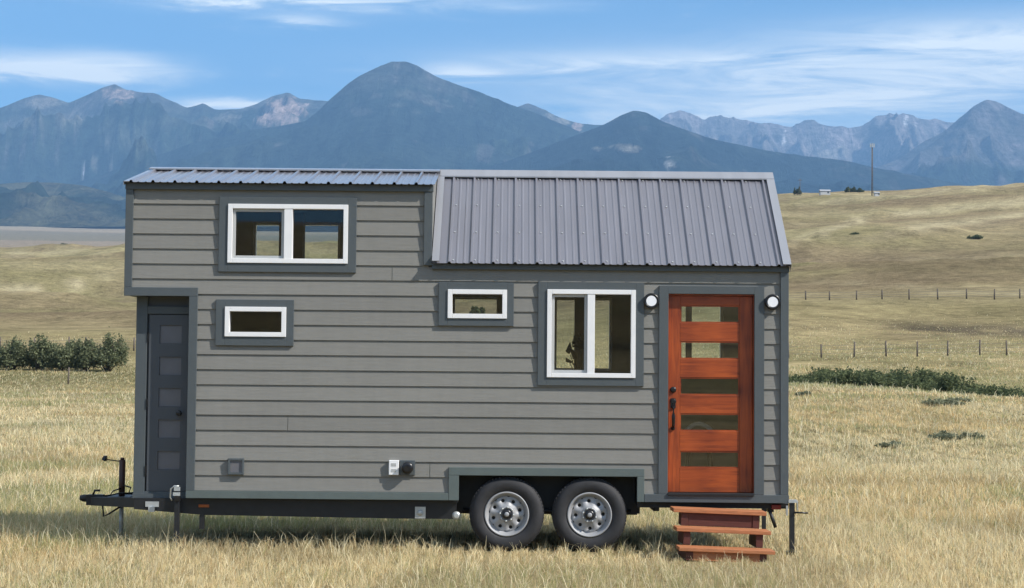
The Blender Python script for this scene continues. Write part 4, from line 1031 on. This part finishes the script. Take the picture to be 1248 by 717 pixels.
mp = N(nt, 'ShaderNodeMapping'); mp.inputs['Scale'].default_value = (5, 5, 34); mp.inputs['Rotation'].default_value = (0, R(-3), 0); L(nt, tc.outputs['Generated'], mp.inputs['Vector'])
no = N(nt, 'ShaderNodeTexNoise', Scale=1.9, Detail=10., Roughness=.64, Distortion=1.1); L(nt, mp.outputs[0], no.inputs['Vector'])
mp2 = N(nt, 'ShaderNodeMapping'); mp2.inputs['Scale'].default_value = (9, 9, 30); L(nt, tc.outputs['Generated'], mp2.inputs['Vector'])
no2 = N(nt, 'ShaderNodeTexNoise', Scale=1.0, Detail=6., Roughness=.6); L(nt, mp2.outputs[0], no2.inputs['Vector'])
X, Yd, Zd = sp.outputs
wx = mth('MULTIPLY_ADD', no2.outputs[0], .07, -.035); wz = mth('MULTIPLY_ADD', no.outputs[0], .02, -.010)
Xw = mth('ADD', X, wx); Zw = mth('ADD', Zd, wz)
tot = None
for (px, py_, sx_, sy_, am) in [(35,96,105,12,1.25),(150,84,60,8,.8),(330,0,170,11,1.5),(360,30,48,6,.8),(550,84,42,7,.9),(290,128,50,6,1.3),
                               (1040,95,330,38,.80),(1210,55,190,22,.95),(1110,105,160,20,.5),(760,70,170,10,.5),(950,135,260,16,.55),(560,150,90,16,.3)]:
    cx_ = (px-624)/F*.985; cz_ = (470-py_)/F*.985
    a = mth('MULTIPLY', mth('SUBTRACT', Xw, cx_), F/sx_); b = mth('MULTIPLY', mth('SUBTRACT', Zw, cz_), F/sy_)
    q = mth('ADD', mth('MULTIPLY', a, a), mth('MULTIPLY', b, b)); g = mth('MULTIPLY', mth('EXPONENT', mth('MULTIPLY', q, -.7)), am)
    tot = g if tot is None else mth('ADD', tot, g)
front = mth('GREATER_THAN', Yd, 0.0)
tot = mth('MULTIPLY', tot, front)
gen = mth('MULTIPLY', mth('SUBTRACT', no.outputs[0], .60), .8); gen = mth('MAXIMUM', gen, 0.0)
tex = mth('MULTIPLY_ADD', no.outputs[0], 2.6, -.62); tex = mth('MAXIMUM', mth('MINIMUM', tex, 1.15), 0.1)
hi = mth('MINIMUM', mth('MAXIMUM', mth('MULTIPLY', mth('SUBTRACT', Zd, .24), 6.), 0.), 1.)  # unseen cloud veil overhead, added to pale the loft roof's reflection
cl = mth('ADD', mth('ADD', mth('MULTIPLY', tot, tex), gen), mth('MULTIPLY', hi, mth('MULTIPLY', no2.outputs[0], .6))); cl = mth('MINIMUM', cl, .92)
tint = N(nt, 'ShaderNodeMix', _data_type='RGBA', _blend_type='MULTIPLY'); tint.inputs[0].default_value = 1; L(nt, sky.outputs[0], tint.inputs[6]); tint.inputs[7].default_value = (.66, 1.0, 1.10, 1)
mx = N(nt, 'ShaderNodeMix', _data_type='RGBA'); L(nt, cl, mx.inputs[0]); L(nt, tint.outputs[2], mx.inputs[6]); mx.inputs[7].default_value = (11.3, 11.2, 10.0, 1)
L(nt, mx.outputs[2], bg.inputs[0]); L(nt, bg.outputs[0], out.inputs[0])

sl = bpy.data.lights.new('sun', 'SUN'); sl.energy = 4.1; sl.angle = R(.53); sl.color = (1, .95, .87)
so = bpy.data.objects.new('sun', sl); col.objects.link(so); so.rotation_euler = SUN.to_track_quat('Z', 'Y').to_euler()

bm = bmesh.new(); box(bm, -16000, 16000, -16000, 16000, -30, 2700)
m, nt, out = nmat('air_haze'); pv_ = N(nt, 'ShaderNodeVolumePrincipled', Density=8.6e-5, Anisotropy=0.0); pv_.inputs['Color'].default_value = (.29, .56, .97, 1)
L(nt, pv_.outputs[0], out.inputs['Volume'])
hz = obj('haze', bm, m); tag(hz, 'thin blue haze over the far mountains', 'haze', kind='stuff')

# ------------------------------------------------------------------ camera
cam = bpy.data.cameras.new('camera'); co = bpy.data.objects.new('camera', cam); col.objects.link(co)
cam.sensor_width = 36; cam.lens = 36*F/1248; cam.clip_end = 60000; cam.clip_start = .1
co.location = (0, CAMY, CZ)
fw = Vector((0, math.cos(PITCH), math.sin(PITCH))); q = fw.to_track_quat('-Z', 'Y')
co.rotation_mode = 'QUATERNION'; co.rotation_quaternion = Quaternion(fw, -ROLL) @ q
scn.camera = co
scn.view_settings.view_transform = 'Standard'; scn.view_settings.look = 'None'; scn.view_settings.exposure = 0.95; scn.view_settings.gamma = 1
scn.view_settings.use_curve_mapping = False
scn.render.engine = 'CYCLES'
scn.cycles.max_bounces = 8; scn.cycles.transparent_max_bounces = 12; scn.cycles.volume_bounces = 0
